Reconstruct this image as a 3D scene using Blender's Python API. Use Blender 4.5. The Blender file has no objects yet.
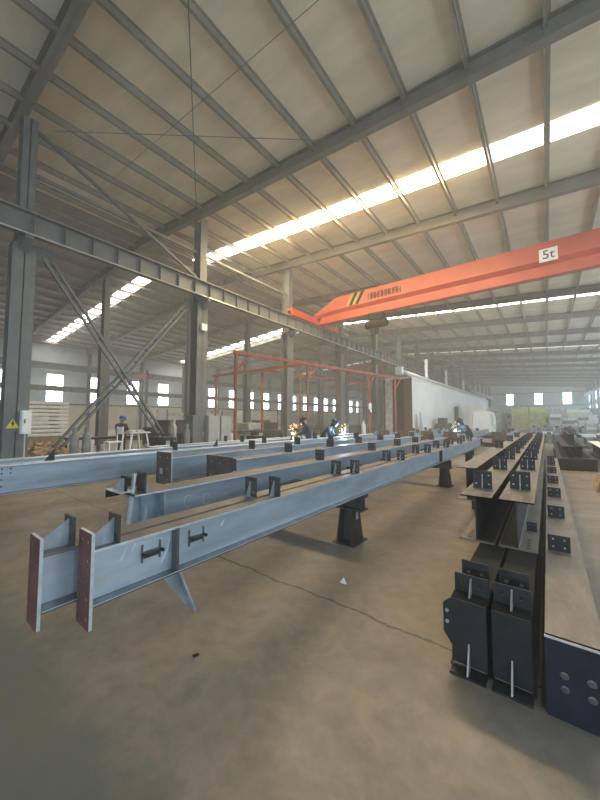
import bpy, math, random
from mathutils import Vector, Matrix
random.seed(7)
S = bpy.context.scene
COL = S.collection
R = math.radians

# ------------------------------------------------------------------ materials
def mat(name, col, rough=.6, metal=0.0, var=0.0, scale=6.0, bump=0.0, col2=None, stretch=(1, 1, 1), spec=.5):
    m = bpy.data.materials.new(name); m.use_nodes = True
    nt = m.node_tree; b = nt.nodes['Principled BSDF']
    b.inputs['Base Color'].default_value = (*col, 1); b.inputs['Roughness'].default_value = rough
    b.inputs['Metallic'].default_value = metal
    b.inputs['Specular IOR Level'].default_value = spec
    if var > 0 or col2 or bump > 0:
        g = nt.nodes.new('ShaderNodeNewGeometry'); mp = nt.nodes.new('ShaderNodeMapping')
        mp.inputs['Scale'].default_value = stretch
        nt.links.new(g.outputs['Position'], mp.inputs['Vector'])
        n = nt.nodes.new('ShaderNodeTexNoise'); n.inputs['Scale'].default_value = scale
        n.inputs['Detail'].default_value = 5; n.inputs['Roughness'].default_value = .62
        nt.links.new(mp.outputs['Vector'], n.inputs['Vector'])
        r = nt.nodes.new('ShaderNodeValToRGB')
        c2 = col2 if col2 else tuple(c * (1 - var) for c in col)
        c1 = col if col2 else tuple(min(1, c * (1 + var)) for c in col)
        r.color_ramp.elements[0].position = .36; r.color_ramp.elements[0].color = (*c2, 1)
        r.color_ramp.elements[1].position = .64; r.color_ramp.elements[1].color = (*c1, 1)
        nt.links.new(n.outputs['Fac'], r.inputs['Fac']); nt.links.new(r.outputs['Color'], b.inputs['Base Color'])
        if bump > 0:
            bp = nt.nodes.new('ShaderNodeBump'); bp.inputs['Strength'].default_value = bump
            bp.inputs['Distance'].default_value = .02
            nt.links.new(n.outputs['Fac'], bp.inputs['Height']); nt.links.new(bp.outputs['Normal'], b.inputs['Normal'])
    return m

def emit(name, col, s):
    m = bpy.data.materials.new(name); m.use_nodes = True
    nt = m.node_tree; b = nt.nodes['Principled BSDF']
    b.inputs['Base Color'].default_value = (.8, .8, .8, 1)
    b.inputs['Emission Color'].default_value = (*col, 1); b.inputs['Emission Strength'].default_value = s
    return m

M = {}
M['steel'] = mat('mill_steel', (.62, .73, .84), .33, .7, .12, 3.5, 0, stretch=(1, .5, 2))
M['steel_blue'] = mat('mill_steel_dim_copy', (.40, .475, .57), .36, .75, .18, 2.5, 0, stretch=(1, .3, 2.5))  # mill steel darkened, imitating weaker light on beams behind the front pair
M['cleat'] = mat('brown_grey_cleat_steel', (.062, .058, .057), .5, .2, .3, 9)
M['steel_top'] = mat('brown_grey_flange_steel', (.215, .18, .165), .5, .3, 0, 7, 0, col2=(.14, .125, .118))  # brown-grey mottle, used on top flanges
M['steel_low'] = mat('darkened_low_steel', (.13, .13, .14), .45, .5, .25, 6)  # lower flanges darkened as if reflecting dim surroundings; clamps and bolts share it
M['steel_edge'] = mat('bright_edge_steel', (.72, .76, .80), .35, .6, .1, 20)
M['steel_plate'] = mat('grey_plate_steel', (.40, .45, .50), .45, .6, .2, 9)
M['dark'] = mat('dark_painted_steel', (.020, .021, .024), .5, 0, .3, 6, spec=.35)
M['dark_blue'] = mat('navy_painted_steel', (.012, .016, .029), .45, 0, .3, 5, spec=.35)
M['dark_top'] = mat('dusty_dark_flange', (.30, .26, .215), .4, .35, 0, 9, 0, col2=(.19, .17, .155), stretch=(1, .3, 1))
M['rib'] = mat('ground_weld_rib', (.34, .34, .34), .4, .4)
M['red'] = mat('red_oxide_primer', (.13, .052, .045), .6, .1, .25, 8)
M['brown'] = mat('brown_primer', (.085, .06, .052), .6, .1, .3, 8)
M['trestle'] = mat('sooty_trestle_steel', (.045, .043, .042), .6, .3, .3, 6)
M['bolt'] = mat('bolt_steel', (.6, .6, .6), .4, .8)
M['frame'] = mat('grey_frame_paint', (.125, .138, .145), .5, .1, .12, 2)
M['frame_top'] = mat('grey_roof_frame_paint', (.165, .155, .13), .6, 0, .1, 2)
M['purlin'] = mat('galvanised_purlin', (.25, .22, .175), .6, 0, .12, 2)
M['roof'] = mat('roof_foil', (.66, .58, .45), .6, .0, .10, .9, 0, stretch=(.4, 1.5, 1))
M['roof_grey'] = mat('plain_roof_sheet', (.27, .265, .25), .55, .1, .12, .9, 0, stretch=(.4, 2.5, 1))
M['wall'] = mat('pale_blue_wall_sheet', (.54, .60, .61), .6, 0, .08, .7)
M['cream'] = mat('cream_wall_paint', (.62, .58, .50), .7, 0, .1, .6)
M['orange'] = mat('orange_crane_paint', (.47, .066, .03), .42, 0, .08, 1.5)
M['orange_dull'] = mat('orange_frame_paint', (.22, .058, .03), .5, 0, .12, 3)
M['yellow'] = mat('warning_yellow', (.85, .62, .06), .5)
M['stripe'] = mat('worn_hazard_yellow', (.42, .26, .03), .5)
M['black'] = mat('black_paint', (.012, .012, .013), .75, spec=.2)
M['white'] = mat('white_paint', (.78, .79, .78), .5, 0, .05, 3)
M['panel'] = mat('white_panel', (.72, .71, .67), .5, 0, .06, .6)
M['sheet'] = mat('galvanised_sheet', (.82, .81, .77), .5, 0, .1, 3)
M['rail'] = mat('pinkish_worn_rail', (.34, .22, .19), .5, .3, .15, 4)
M['card'] = mat('brown_cardboard', (.42, .29, .19), .8, 0, .3, 9)
M['wood'] = mat('weathered_wood', (.36, .25, .16), .8, 0, .3, 8)
M['grey_cab'] = mat('grey_cabinet_paint', (.30, .335, .35), .5, 0, .1, 2)
M['cyl'] = mat('grey_green_cylinder_paint', (.17, .18, .175), .45, .1, .2, 5)
M['pipe'] = mat('galvanised_pipe', (.55, .55, .53), .4, .5, .1, 3)
M['insul'] = mat('yellow_green_insulation', (.80, .78, .34), .8, 0, .15, 2)
M['insul2'] = mat('pale_olive_insulation', (.62, .62, .42), .8, 0, .15, 2)
M['bundle'] = mat('grey_bundle_wrap', (.50, .49, .47), .6, 0, .3, 3)
M['bluegrey'] = mat('blue_grey_steel_stock', (.16, .19, .23), .5, .3, .3, 2)
M['skin'] = mat('skin', (.42, .25, .17), .55)
M['denim'] = mat('navy_work_cloth', (.03, .045, .075), .85, 0, .2, 12)
M['darkcloth'] = mat('dark_work_cloth', (.025, .027, .035), .85, 0, .2, 12)
M['boot'] = mat('black_boot', (.015, .014, .013), .6)
M['hat'] = mat('blue_helmet', (.04, .10, .38), .35)
M['visor'] = mat('welding_helmet_shell', (.02, .022, .025), .35)
M['sky'] = emit('daylit_translucent_panel', (1.0, .94, .82), 17)
M['sky_bloom'] = emit('bloom_translucent_panel', (1.0, .76, .42), 88)  # stretch of skylight given extra warm emission to imitate lens bloom
M['sky_dim'] = emit('dim_translucent_panel', (1.0, .96, .80), 1.6)  # emission lowered for strips seen at a grazing angle behind purlins
M['win'] = emit('daylit_window_pane', (.86, .96, 1.0), 13)
M['win_r'] = emit('daylit_window_pane_clear_sky', (.66, .85, 1.0), 15)
M['arc'] = emit('welding_arc', (.45, .8, 1.0), 60)
M['arc_hot'] = emit('welding_arc_hot', (1.0, .75, .5), 40)
M['spark'] = emit('welding_spark', (1.0, .55, .18), 14)

# concrete floor: tan and grey-green blotches, dark stains and one long joint crack
def floor_mat():
    m = bpy.data.materials.new('stained_concrete'); m.use_nodes = True
    nt = m.node_tree; b = nt.nodes['Principled BSDF']; L = nt.links.new
    g = nt.nodes.new('ShaderNodeNewGeometry')
    def noise(sc, det, dist=0):
        n = nt.nodes.new('ShaderNodeTexNoise'); n.inputs['Scale'].default_value = sc
        n.inputs['Detail'].default_value = det; n.inputs['Distortion'].default_value = dist
        n.inputs['Roughness'].default_value = .65
        L(g.outputs['Position'], n.inputs['Vector']); return n
    def ramp(src, p0, c0, p1, c1):
        r = nt.nodes.new('ShaderNodeValToRGB'); e = r.color_ramp.elements
        e[0].position = p0; e[0].color = (*c0, 1); e[1].position = p1; e[1].color = (*c1, 1)
        L(src, r.inputs['Fac']); return r
    def mix(f, a, bb, typ='MIX'):
        x = nt.nodes.new('ShaderNodeMixRGB'); x.blend_type = typ
        if isinstance(f, float): x.inputs[0].default_value = f
        else: L(f, x.inputs[0])
        for k, v in ((1, a), (2, bb)):
            if isinstance(v, tuple): x.inputs[k].default_value = (*v, 1)
            else: L(v, x.inputs[k])
        return x.outputs[0]
    base = ramp(noise(.9, 6, .6).outputs['Fac'], .34, (.170, .150, .128), .66, (.255, .213, .172))
    fine = ramp(noise(9, 8).outputs['Fac'], .3, (.80, .80, .80), .7, (1.12, 1.12, 1.12))
    c = mix(1.0, base.outputs[0], fine.outputs[0], 'MULTIPLY')
    blot = ramp(noise(2.3, 7, 1.5).outputs['Fac'], .52, (0, 0, 0), .70, (.8, .8, .8))
    c = mix(blot.outputs[0], c, (.29, .225, .16))
    # older green-grey floor coating left near the camera, with a ragged worn edge
    vm = nt.nodes.new('ShaderNodeVectorMath'); vm.operation = 'DOT_PRODUCT'; L(g.outputs['Position'], vm.inputs[0]); vm.inputs[1].default_value = (GRN[0], GRN[1], 0)
    ad = nt.nodes.new('ShaderNodeMath'); ad.operation = 'MULTIPLY_ADD'; L(noise(3.2, 6).outputs['Fac'], ad.inputs[0]); ad.inputs[1].default_value = .5; L(vm.outputs['Value'], ad.inputs[2])
    gz = ramp(ad.outputs[0], .0, (0, 0, 0), 1.0, (1, 1, 1))
    mr = nt.nodes.new('ShaderNodeMapRange'); L(ad.outputs[0], mr.inputs['Value']); mr.inputs['From Min'].default_value = GRN[2] - .05; mr.inputs['From Max'].default_value = GRN[2] + .16; mr.inputs['To Max'].default_value = .85
    c = mix(mr.outputs[0], c, (.125, .132, .113))
    st = ramp(noise(1.4, 6, .8).outputs['Fac'], .58, (0, 0, 0), .74, (.6, .6, .6))
    c = mix(st.outputs[0], c, (.10, .088, .075))
    # crack along x at y about 2.45
    sp = nt.nodes.new('ShaderNodeSeparateXYZ'); L(g.outputs['Position'], sp.inputs[0])
    nz = noise(3.0, 4)
    def mth(op, a, bb):
        x = nt.nodes.new('ShaderNodeMath'); x.operation = op
        for k, v in ((0, a), (1, bb)):
            if isinstance(v, (int, float)): x.inputs[k].default_value = v
            else: L(v, x.inputs[k])
        return x.outputs[0]
    d = mth('ABSOLUTE', mth('ADD', mth('SUBTRACT', sp.outputs[1], 2.49), mth('MULTIPLY', mth('SUBTRACT', nz.outputs['Fac'], .5), .16)), 0)
    wv = noise(14, 3)
    thr = mth('MULTIPLY', wv.outputs['Fac'], .022)
    inx = mth('MULTIPLY', mth('GREATER_THAN', sp.outputs[0], -9.0), mth('LESS_THAN', sp.outputs[0], 6.0))
    cr = mth('MULTIPLY', mth('LESS_THAN', d, thr), inx)
    c = mix(mth('MULTIPLY', cr, .8), c, (.03, .025, .02))
    L(c, b.inputs['Base Color'])
    ro = ramp(noise(1.7, 5).outputs['Fac'], .35, (.38, .38, .38), .7, (.62, .62, .62))
    L(ro.outputs[0], b.inputs['Roughness'])
    bp = nt.nodes.new('ShaderNodeBump'); bp.inputs['Strength'].default_value = .12; bp.inputs['Distance'].default_value = .01
    L(noise(6, 8).outputs['Fac'], bp.inputs['Height']); L(bp.outputs['Normal'], b.inputs['Normal'])
    return m
GRN = (0.0, -1.0, -.58)
M['floor'] = floor_mat()

# ------------------------------------------------------------------ mesh helpers
class MB:
    def __init__(s): s.v = []; s.f = []; s.m = []; s.k = 0
    def slot(s, k): s.k = k; return s
    def poly(s, vs, fs):
        o = len(s.v); s.v += [tuple(v) for v in vs]
        for f in fs: s.f.append(tuple(i + o for i in f)); s.m.append(s.k)
        return s
    def box(s, a, b):
        x0, x1 = sorted((a[0], b[0])); y0, y1 = sorted((a[1], b[1])); z0, z1 = sorted((a[2], b[2]))
        return s.poly([(x0, y0, z0), (x1, y0, z0), (x1, y1, z0), (x0, y1, z0), (x0, y0, z1), (x1, y0, z1), (x1, y1, z1), (x0, y1, z1)],
                      [(3, 2, 1, 0), (4, 5, 6, 7), (0, 1, 5, 4), (1, 2, 6, 5), (2, 3, 7, 6), (3, 0, 4, 7)])
    def bar(s, a, b, w, h, up=(0, 0, 1)):
        a = Vector(a); b = Vector(b); d = (b - a).normalized(); u = Vector(up)
        if abs(d.dot(u)) > .99: u = Vector((1, 0, 0))
        x = d.cross(u).normalized(); z = x.cross(d).normalized()
        vs = []
        for p in (a, b):
            for sx, sz in ((-1, -1), (1, -1), (1, 1), (-1, 1)): vs.append(p + x * sx * w / 2 + z * sz * h / 2)
        return s.poly(vs, [(0, 1, 2, 3), (7, 6, 5, 4), (0, 4, 5, 1), (1, 5, 6, 2), (2, 6, 7, 3), (3, 7, 4, 0)])
    def tube(s, pts, r, n=8, cap=True):
        pts = [Vector(p) for p in pts]; o = []
        rr = r if isinstance(r, (list, tuple)) else [r] * len(pts)
        for i, p in enumerate(pts):
            d = (pts[min(i + 1, len(pts) - 1)] - pts[max(i - 1, 0)]).normalized()
            u = Vector((0, 0, 1)) if abs(d.z) < .95 else Vector((1, 0, 0))
            x = d.cross(u).normalized(); y = d.cross(x).normalized()
            o += [p + (x * math.cos(2 * math.pi * k / n) + y * math.sin(2 * math.pi * k / n)) * rr[i] for k in range(n)]
        fs = []
        for i in range(len(pts) - 1):
            for k in range(n):
                fs.append((i * n + k, i * n + (k + 1) % n, (i + 1) * n + (k + 1) % n, (i + 1) * n + k))
        if cap:
            fs.append(tuple(range(n))[::-1]); fs.append(tuple((len(pts) - 1) * n + k for k in range(n)))
        return s.poly(o, fs)
    def lathe(s, prof, c=(0, 0, 0), n=14):
        vs = []; fs = []
        for r, z in prof:
            for k in range(n):
                a = 2 * math.pi * k / n; vs.append((c[0] + r * math.cos(a), c[1] + r * math.sin(a), c[2] + z))
        for i in range(len(prof) - 1):
            for k in range(n): fs.append((i * n + k, i * n + (k + 1) % n, (i + 1) * n + (k + 1) % n, (i + 1) * n + k))
        fs.append(tuple(range(n))[::-1]); fs.append(tuple((len(prof) - 1) * n + k for k in range(n)))
        return s.poly(vs, fs)
    def prism(s, pts, axis, a, b):
        # pts: 2D polygon; axis: extrusion axis index; remaining axes in xyz order
        def P(p, t):
            q = list(p); q.insert(axis, t); return tuple(q)
        n = len(pts); vs = [P(p, a) for p in pts] + [P(p, b) for p in pts]
        fs = [tuple(range(n))[::-1], tuple(range(n, 2 * n))] + [(i, (i + 1) % n, n + (i + 1) % n, n + i) for i in range(n)]
        return s.poly(vs, fs)
    def holed(s, xs, zs, y0, y1, r=.011, skip=()):
        # plate in XZ between y0 and y1 divided at xs, zs; each cell has a round hole at its centre
        N = 8
        for i in range(len(xs) - 1):
            for j in range(len(zs) - 1):
                xa, xb, za, zb = xs[i], xs[i + 1], zs[j], zs[j + 1]
                if (i, j) in skip: s.box((xa, y0, za), (xb, y1, zb)); continue
                cx, cz = (xa + xb) / 2, (za + zb) / 2
                bd = [(xb, cz), (xb, zb), (cx, zb), (xa, zb), (xa, cz), (xa, za), (cx, za), (xb, za)]
                ci = [(cx + r * math.cos(k * math.pi / 4), cz + r * math.sin(k * math.pi / 4)) for k in range(N)]
                vs = [(p[0], y, p[1]) for y in (y0, y1) for p in bd] + [(p[0], y, p[1]) for y in (y0, y1) for p in ci]
                fs = []
                for k in range(N):
                    k2 = (k + 1) % N
                    fs += [(k, k2, 16 + k2, 16 + k), (8 + k, 24 + k, 24 + k2, 8 + k2), (16 + k, 16 + k2, 24 + k2, 24 + k), (k, 8 + k, 8 + k2, k2)]
                s.poly(vs, fs)
        return s
    def build(s, name, m, parent=None, loc=None, smooth=False):
        me = bpy.data.meshes.new(name); me.from_pydata(s.v, [], s.f)
        for mm in (m if isinstance(m, (list, tuple)) else [m]): me.materials.append(M[mm] if isinstance(mm, str) else mm)
        me.polygons.foreach_set('material_index', s.m)
        if smooth: me.polygons.foreach_set('use_smooth', [True] * len(me.polygons))
        me.update()
        o = bpy.data.objects.new(name, me); COL.objects.link(o)
        if parent: o.parent = parent
        if loc: o.location = loc
        return o

def tag(o, label=None, cat=None, group=None, kind=None):
    if label: o['label'] = label
    if cat: o['category'] = cat
    if group: o['group'] = group
    if kind: o['kind'] = kind
    return o
def empty(name, loc, label=None, cat=None, group=None, rz=0, kind='thing'):
    o = bpy.data.objects.new(name, None); COL.objects.link(o); o.location = loc; o.rotation_euler.z = rz
    o.empty_display_size = .1
    return tag(o, label, cat, group, kind)
def struct(mb, name, m, label=None):
    return tag(mb.build(name, m), label, None, None, 'structure')

# ------------------------------------------------------------------ building shell
XL, XR, YB, YF, RX, RZ, PIT = -42.0, 8.0, -16.0, 104.0, -17.0, 11.4, .075
def roof_z(x): return RZ - PIT * abs(x - RX)
struct(MB().box((XL - .3, YB - .3, -.2), (XR + .3, YF + .3, 0)), 'floor', 'floor')
def slope(xa, xb, name, m='roof'):
    mb = MB(); za, zb = roof_z(xa), roof_z(xb)
    mb.prism([(xa, za), (xb, zb), (xb, zb + .08), (xa, za + .08)], 1, YB, YF)
    struct(mb, name, m)
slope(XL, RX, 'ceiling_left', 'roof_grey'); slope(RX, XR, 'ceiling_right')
zl, zr = roof_z(XL), roof_z(XR)
def wall(name, boxlo, boxhi):
    mb = MB(); mb.slot(1).box(*boxlo); mb.slot(0).box(*boxhi); struct(mb, name, ['wall', 'cream'])
wall('wall_left', ((XL - .2, YB, 0), (XL, YF, 3.2)), ((XL - .2, YB, 3.2), (XL - .02, YF, zl)))
wall('wall_right', ((XR, YB, 0), (XR + .2, YF, 3.2)), ((XR + .02, YB, 3.2), (XR + .2, YF, zr)))
for nm, ya, yb in (('wall_far', YF, YF + .2), ('wall_back', YB - .2, YB)):
    mb = MB(); mb.prism([(XL, 0), (XR, 0), (XR, zr), (RX, RZ), (XL, zl)], 1, ya, yb); struct(mb, nm, 'wall')
# girts on far wall and sills on the left wall
struct(MB().box((XL + .01, YB, 3.16), (XL + .14, YF, 3.3)), 'trim_1', 'frame')
struct(MB().box((XL, YF - .14, 5.0), (XR, YF - .01, 5.14)), 'trim_2', 'frame')
struct(MB().box((XL, YF - .14, 8.3), (XR, YF - .01, 8.45)), 'trim_3', 'frame')

wn = [0]
def window(x0, x1, y0, y1, z0, z1, axis, sgn, m, bars=2):
    # one window: frame standing proud of the wall, mullion bars and a daylit pane
    wn[0] += 1; fr = MB(); pn = MB(); t = .05
    if axis == 0:
        x = x0
        fr.box((x, y0 - t, z0 - t), (x + sgn * .07, y1 + t, z0)); fr.box((x, y0 - t, z1), (x + sgn * .07, y1 + t, z1 + t))
        fr.box((x, y0 - t, z0), (x + sgn * .07, y0, z1)); fr.box((x, y1, z0), (x + sgn * .07, y1 + t, z1))
        for k in range(1, bars): yy = y0 + (y1 - y0) * k / bars; fr.box((x, yy - .02, z0), (x + sgn * .06, yy + .02, z1))
        xx = x + sgn * .03; q = [(xx, y0, z0), (xx, y1, z0), (xx, y1, z1), (xx, y0, z1)]
        pn.poly(q, [(0, 1, 2, 3) if sgn > 0 else (3, 2, 1, 0)])
    else:
        y = y0
        fr.box((x0 - t, y, z0 - t), (x1 + t, y + sgn * .07, z0)); fr.box((x0 - t, y, z1), (x1 + t, y + sgn * .07, z1 + t))
        fr.box((x0 - t, y, z0), (x0, y + sgn * .07, z1)); fr.box((x1, y, z0), (x1 + t, y + sgn * .07, z1))
        for k in range(1, bars): xx = x0 + (x1 - x0) * k / bars; fr.box((xx - .02, y, z0), (xx + .02, y + sgn * .06, z1))
        yy = y + sgn * .03; q = [(x0, yy, z0), (x1, yy, z0), (x1, yy, z1), (x0, yy, z1)]
        pn.poly(q, [(0, 1, 2, 3) if sgn < 0 else (3, 2, 1, 0)])
    f = struct(fr, 'window_%d' % wn[0], 'frame')
    pn.build('window_pane', m, f)
y = 10.65 - 4.12 * 3
while y < 100:
    window(XL, XL, y, y + 1.45, 3.5, 4.78, 0, 1, 'win'); window(XL, XL, y, y + 1.45, 5.12, 6.38, 0, 1, 'win'); y += 4.12
y = -13.0
while y < 101:
    window(XR, XR, y, y + 1.5, 2.6, 4.6, 0, -1, 'win_r'); window(XR, XR, y, y + 1.5, 5.6, 7.6, 0, -1, 'win_r'); y += 4.12
for xa in (-8.6, -2.35, 3.4): window(xa, xa + 1.6, YF, YF, 5.4, 8.2, 1, -1, 'win')
for xa in (-36, -30, -24): window(xa, xa + 1.6, YF, YF, 5.4, 8.2, 1, -1, 'win')
for xa in (-10.0, -6.5, -3.0, .5, 4.0): window(xa, xa + 2.4, YB, YB, 1.2, 3.6, 1, 1, 'win_r')  # unseen window row added behind the camera to light the near beams

# roof skylight strips (translucent sheets between the purlins)
PX = [.3 + 1.51 * k for k in range(-27, 6)]
LOFF = {0: 1.2, 1: 2.0}   # the strip of the left slope lies a little nearer than its partner
for n, (ya, yb) in enumerate(((11.3, 12.12), (27.3, 28.7), (47.6, 48.0), (93.6, 94.3))):
    mb = MB()
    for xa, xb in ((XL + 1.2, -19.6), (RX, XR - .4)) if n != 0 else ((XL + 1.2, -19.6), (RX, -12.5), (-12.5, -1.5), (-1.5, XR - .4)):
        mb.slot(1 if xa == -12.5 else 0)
        za, zb = roof_z(xa) - .015, roof_z(xb) - .015; o = LOFF.get(n, 0) if xa < RX else 0
        mb.poly([(xa, ya - o, za), (xb, ya - o, zb), (xb, yb - o, zb), (xa, yb - o, za)], [(3, 2, 1, 0)])
    wn[0] += 1
    struct(mb, 'window_%d' % wn[0], ['sky', 'sky_bloom'] if n < 2 else ['sky_dim'])
for (ya, yb, o) in ((11.3, 12.12, 1.2), (27.3, 28.7, 2.0)):
    for x in PX:
        if x < XL + 1.2 or x > XR - .4 or -19.6 < x < RX: continue
        z = roof_z(x) - .03
        struct(MB().box((x - .085, ya - .02 - (o if x < RX else 0), z - .012), (x + .085, yb + .02 - (o if x < RX else 0), z)), 'added_divider_bar', 'frame')  # added dark bars, standing in for purlins lost against the panels' glow
# purlins
for x in PX:
    z = roof_z(x); mb = MB()
    mb.box((x - .012, YB, z - .2), (x + .012, YF, z - .005)); mb.box((x - .07, YB, z - .2), (x, YF, z - .185)); mb.box((x, YB, z - .02), (x + .07, YF, z - .005))
    struct(mb, 'purlin', 'purlin')
# rafters, columns
YC = [2.35 + 6.1 * k for k in range(-3, 17)]
for y in YC:
    for xa, xb in ((XL, RX), (RX, XR)):
        mb = MB(); za, zb = roof_z(xa) - .03, roof_z(xb) - .03
        d0, d1 = .47, .47
        yr = y - .2
        mb.prism([(xa, za), (xb, zb), (xb, zb - d1), (xa, za - d0)], 1, yr - .012, yr + .012)
        for off in (0, -.45): mb.prism([(xa, za + off), (xb, zb + off), (xb, zb + off - .02), (xa, za + off - .02)], 1, yr - .12, yr + .12)
        struct(mb, 'rafter', 'frame_top')
    for x in (-12.1, -22.0):
        mb = MB(); zt = roof_z(x) - .5
        w = .25
        for hw, za, zb in ((.27, 0, 6.7), (.17, 6.7, zt)):
            mb.box((x - w, y - hw, za), (x - w + .03, y + hw, zb)); mb.box((x + w - .03, y - hw, za), (x + w, y + hw, zb))
            mb.box((x - w, y - .012, za), (x + w, y + .012, zb))
        mb.box((x - w, y - .27, 6.68), (x + w, y + .27, 6.7)); mb.box((x - .35, y - .33, 0), (x + .35, y + .33, .03))
        struct(mb, 'column', 'frame')
    for x, s in ((XL + .22, 1), (XR - .22, -1)):
        mb = MB(); zt = roof_z(x) - .5
        mb.box((x - .2, y - .13, 0), (x - .175, y + .13, zt)); mb.box((x + .175, y - .13, 0), (x + .2, y + .13, zt)); mb.box((x - .2, y - .01, 0), (x + .2, y + .01, zt))
        struct(mb, 'column', 'frame')

# crane runways
def runway(x, z0, z1, corb, m='frame', sign=1, ya=YB, yb=YF, name='runway_beam', step=.76):
    mb = MB()
    mb.box((x - .17, ya, z1 - .03), (x + .17, yb, z1)); mb.box((x - .14, ya, z0), (x + .14, yb, z0 + .03)); mb.box((x - .01, ya, z0), (x + .01, yb, z1))
    yy = ya + .2
    while yy < min(yb, 70): mb.box((x + .01 * sign, yy, z0 + .03), (x + .13 * sign, yy + .015, z1 - .03)); yy += step
    o = struct(mb, name, m)
    MB().box((x - .035, ya, z1), (x + .035, yb, z1 + .08)).build('rail', 'rail', o)
    if corb:
        for y in [q for q in YC if q > ya]:
            MB().prism([(corb, z0 - .02), (x + .15 * sign, z0 - .02), (x + .15 * sign, z0 - .14), (corb, z0 - .45)], 1, y - .09, y + .09).build('bracket', m, o)
            
runway(-11.55, 6.84, 7.47, -11.86)
runway(-12.65, 6.84, 7.47, -12.34, sign=-1, ya=31)
runway(-21.45, 6.84, 7.47, -21.76, ya=31)
runway(XL + .75, 6.84, 7.47, None, step=1.5)
runway(XL + .75, 4.55, 5.05, None, step=1.5)
runway(7.35, 6.84, 7.47, None, sign=-1)
# conductor pipe under the main runway
tag(MB().tube([(-11.35, YB, 6.80), (-11.35, YF, 6.80)], .022, 6).build('conductor_pipe', 'pipe'), 'thin pale pipe running along the lower edge of the crane runway', 'pipe', None, 'thing')

# roof rods and knee braces
def rod(a, b, r=.014, lab=None):
    return tag(MB().tube([a, b], r, 6).build('brace_rod', 'frame'), lab, 'rod', None, 'thing')
rz = lambda x: roof_z(x) - .5
rod((-11.8, 2.9, rz(-11.8)), (-4.2, 8.4, rz(-4.2)), .011, lab='thin diagonal roof rod running away from the first column top')
rod((-4.2, 2.5, rz(-4.2)), (-11.8, 8.0, rz(-11.8)), lab='thin diagonal roof rod ending at the second column top')
rod((-12.0, 4.9, rz(-12)), (2, 4.9, rz(2)), .009, lab='thin straight rod under the roof across the near bay')
rod((-4.0, 2.5, rz(-4)), (3.8, 8.4, rz(3.8)), lab='thin diagonal rod at top right of the roof')
for y in YC[2:6]:
    for x, s in ((-12.1, 1), (-12.1, -1)):
        pass
# upper single brace between first two columns
tag(MB().bar((-12.0, 2.5, 10.35), (-12.0, 8.3, 7.75), .09, .09).build('diagonal_brace', 'frame'), 'dark single diagonal brace above the runway between first and second column', 'brace', None, 'thing')
tag(MB().bar((-12.1, 2.5, 9.0), (-12.1, 8.3, 9.0), .08, .1).build('longitudinal_strut', 'frame'), 'level strut above the runway between first and second column', 'strut', None, 'thing')
tag(MB().bar((-12.1, 8.6, 9.0), (-12.1, 14.5, 9.0), .08, .1).build('longitudinal_strut', 'frame'), 'level strut above the runway between second and third column', 'strut', None, 'thing')
# laced cross brace below the runway: twin chords with battens
def laced(a, b, lab):
    a = Vector(a); b = Vector(b); d = (b - a).normalized(); nrm = Vector((0, -d.z, d.y))
    r = empty('laced_brace', a, lab, 'brace', 'laced cross braces under the runway')
    for s in (-1, 1):
        MB().bar(nrm * s * .09, b - a + nrm * s * .09, .07, .11, (1, 0, 0)).build('chord', 'frame', r)
    L = (b - a).length; k = .5
    while k < L - .2:
        MB().bar(d * k - nrm * .10, d * k + nrm * .10, .02, .10, (1, 0, 0)).build('batten', 'frame', r); k += .62
    for p in (Vector((0, 0, 0)), b - a):
        MB().box(p + Vector((-.02, -.2, -.2)), p + Vector((.02, .2, .2))).build('gusset_plate', 'frame', r)
laced((-12.05, 2.86, 6.6), (-12.05, 7.3, .25), 'laced brace sloping down to the right beside the first column')
laced((-12.2, 7.94, 6.6), (-12.2, 3.1, .25), 'laced brace sloping down to the left from the second column')

# ------------------------------------------------------------------ overhead crane
def crane(Y, xa, xb, z0, z1, label, detail=True, ground='orange'):
    r = empty('overhead_crane', ((xa + xb) / 2, Y, z0), label, 'crane')
    cx = (xa + xb) / 2
    h = z1 - z0; mb = MB()
    prof = [(-.27, 1), (-.27, .47), (-.07, .34), (-.07, .06), (-.2, .06), (-.2, 0), (.2, 0), (.2, .06), (.07, .06), (.07, .34), (.27, .47), (.27, 1)]
    st = [(xa - .1, .40), (xa + 1.7, 1.0), (xb - 1.9, 1.0), (xb - .35, .42)]
    vs = []; fs = []; n = len(prof)
    for x, t in st:
        for dy, q in prof:
            zz = h * (t if q == 1 else min(q, t * .98) if q > .4 else q * min(1, t + .45)); vs.append((x - cx, dy, zz))
    for i in range(len(st) - 1):
        for k in range(n): fs.append((i * n + k, (i + 1) * n + k, (i + 1) * n + (k + 1) % n, i * n + (k + 1) % n))
    fs.append(tuple(range(n))); fs.append(tuple((len(st) - 1) * n + k for k in range(n))[::-1])
    mb.poly(vs, fs); mb.build('girder', ground, r)
    for x, s in ((xa + .15, 1), (xb - .15, -1)):
        e = MB().box((x - .16 - cx, -2.9, -.03), (x + .16 - cx, 2.3, .36)).box((x - .16 - cx + s * .1, -.5, .3), (x + .3 * s - cx, .5, .42)).build('end_carriage', ground, r)
        for yy in (-2.5, 1.95):
            MB().tube([(x - cx - .07, yy, .06), (x - cx + .07, yy, .06)], .13, 12).build('wheel', 'black', e)
        for yy in (-2.94, 2.34): MB().box((x - cx - .07, yy - .05, .05), (x - cx + .07, yy + .05, .2)).build('buffer', 'black', e)
    return r, cx
cr, ccx = crane(17.0, -11.7, 7.5, 7.62, 9.05, 'long orange overhead crane spanning the near bay on the runway')
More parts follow.
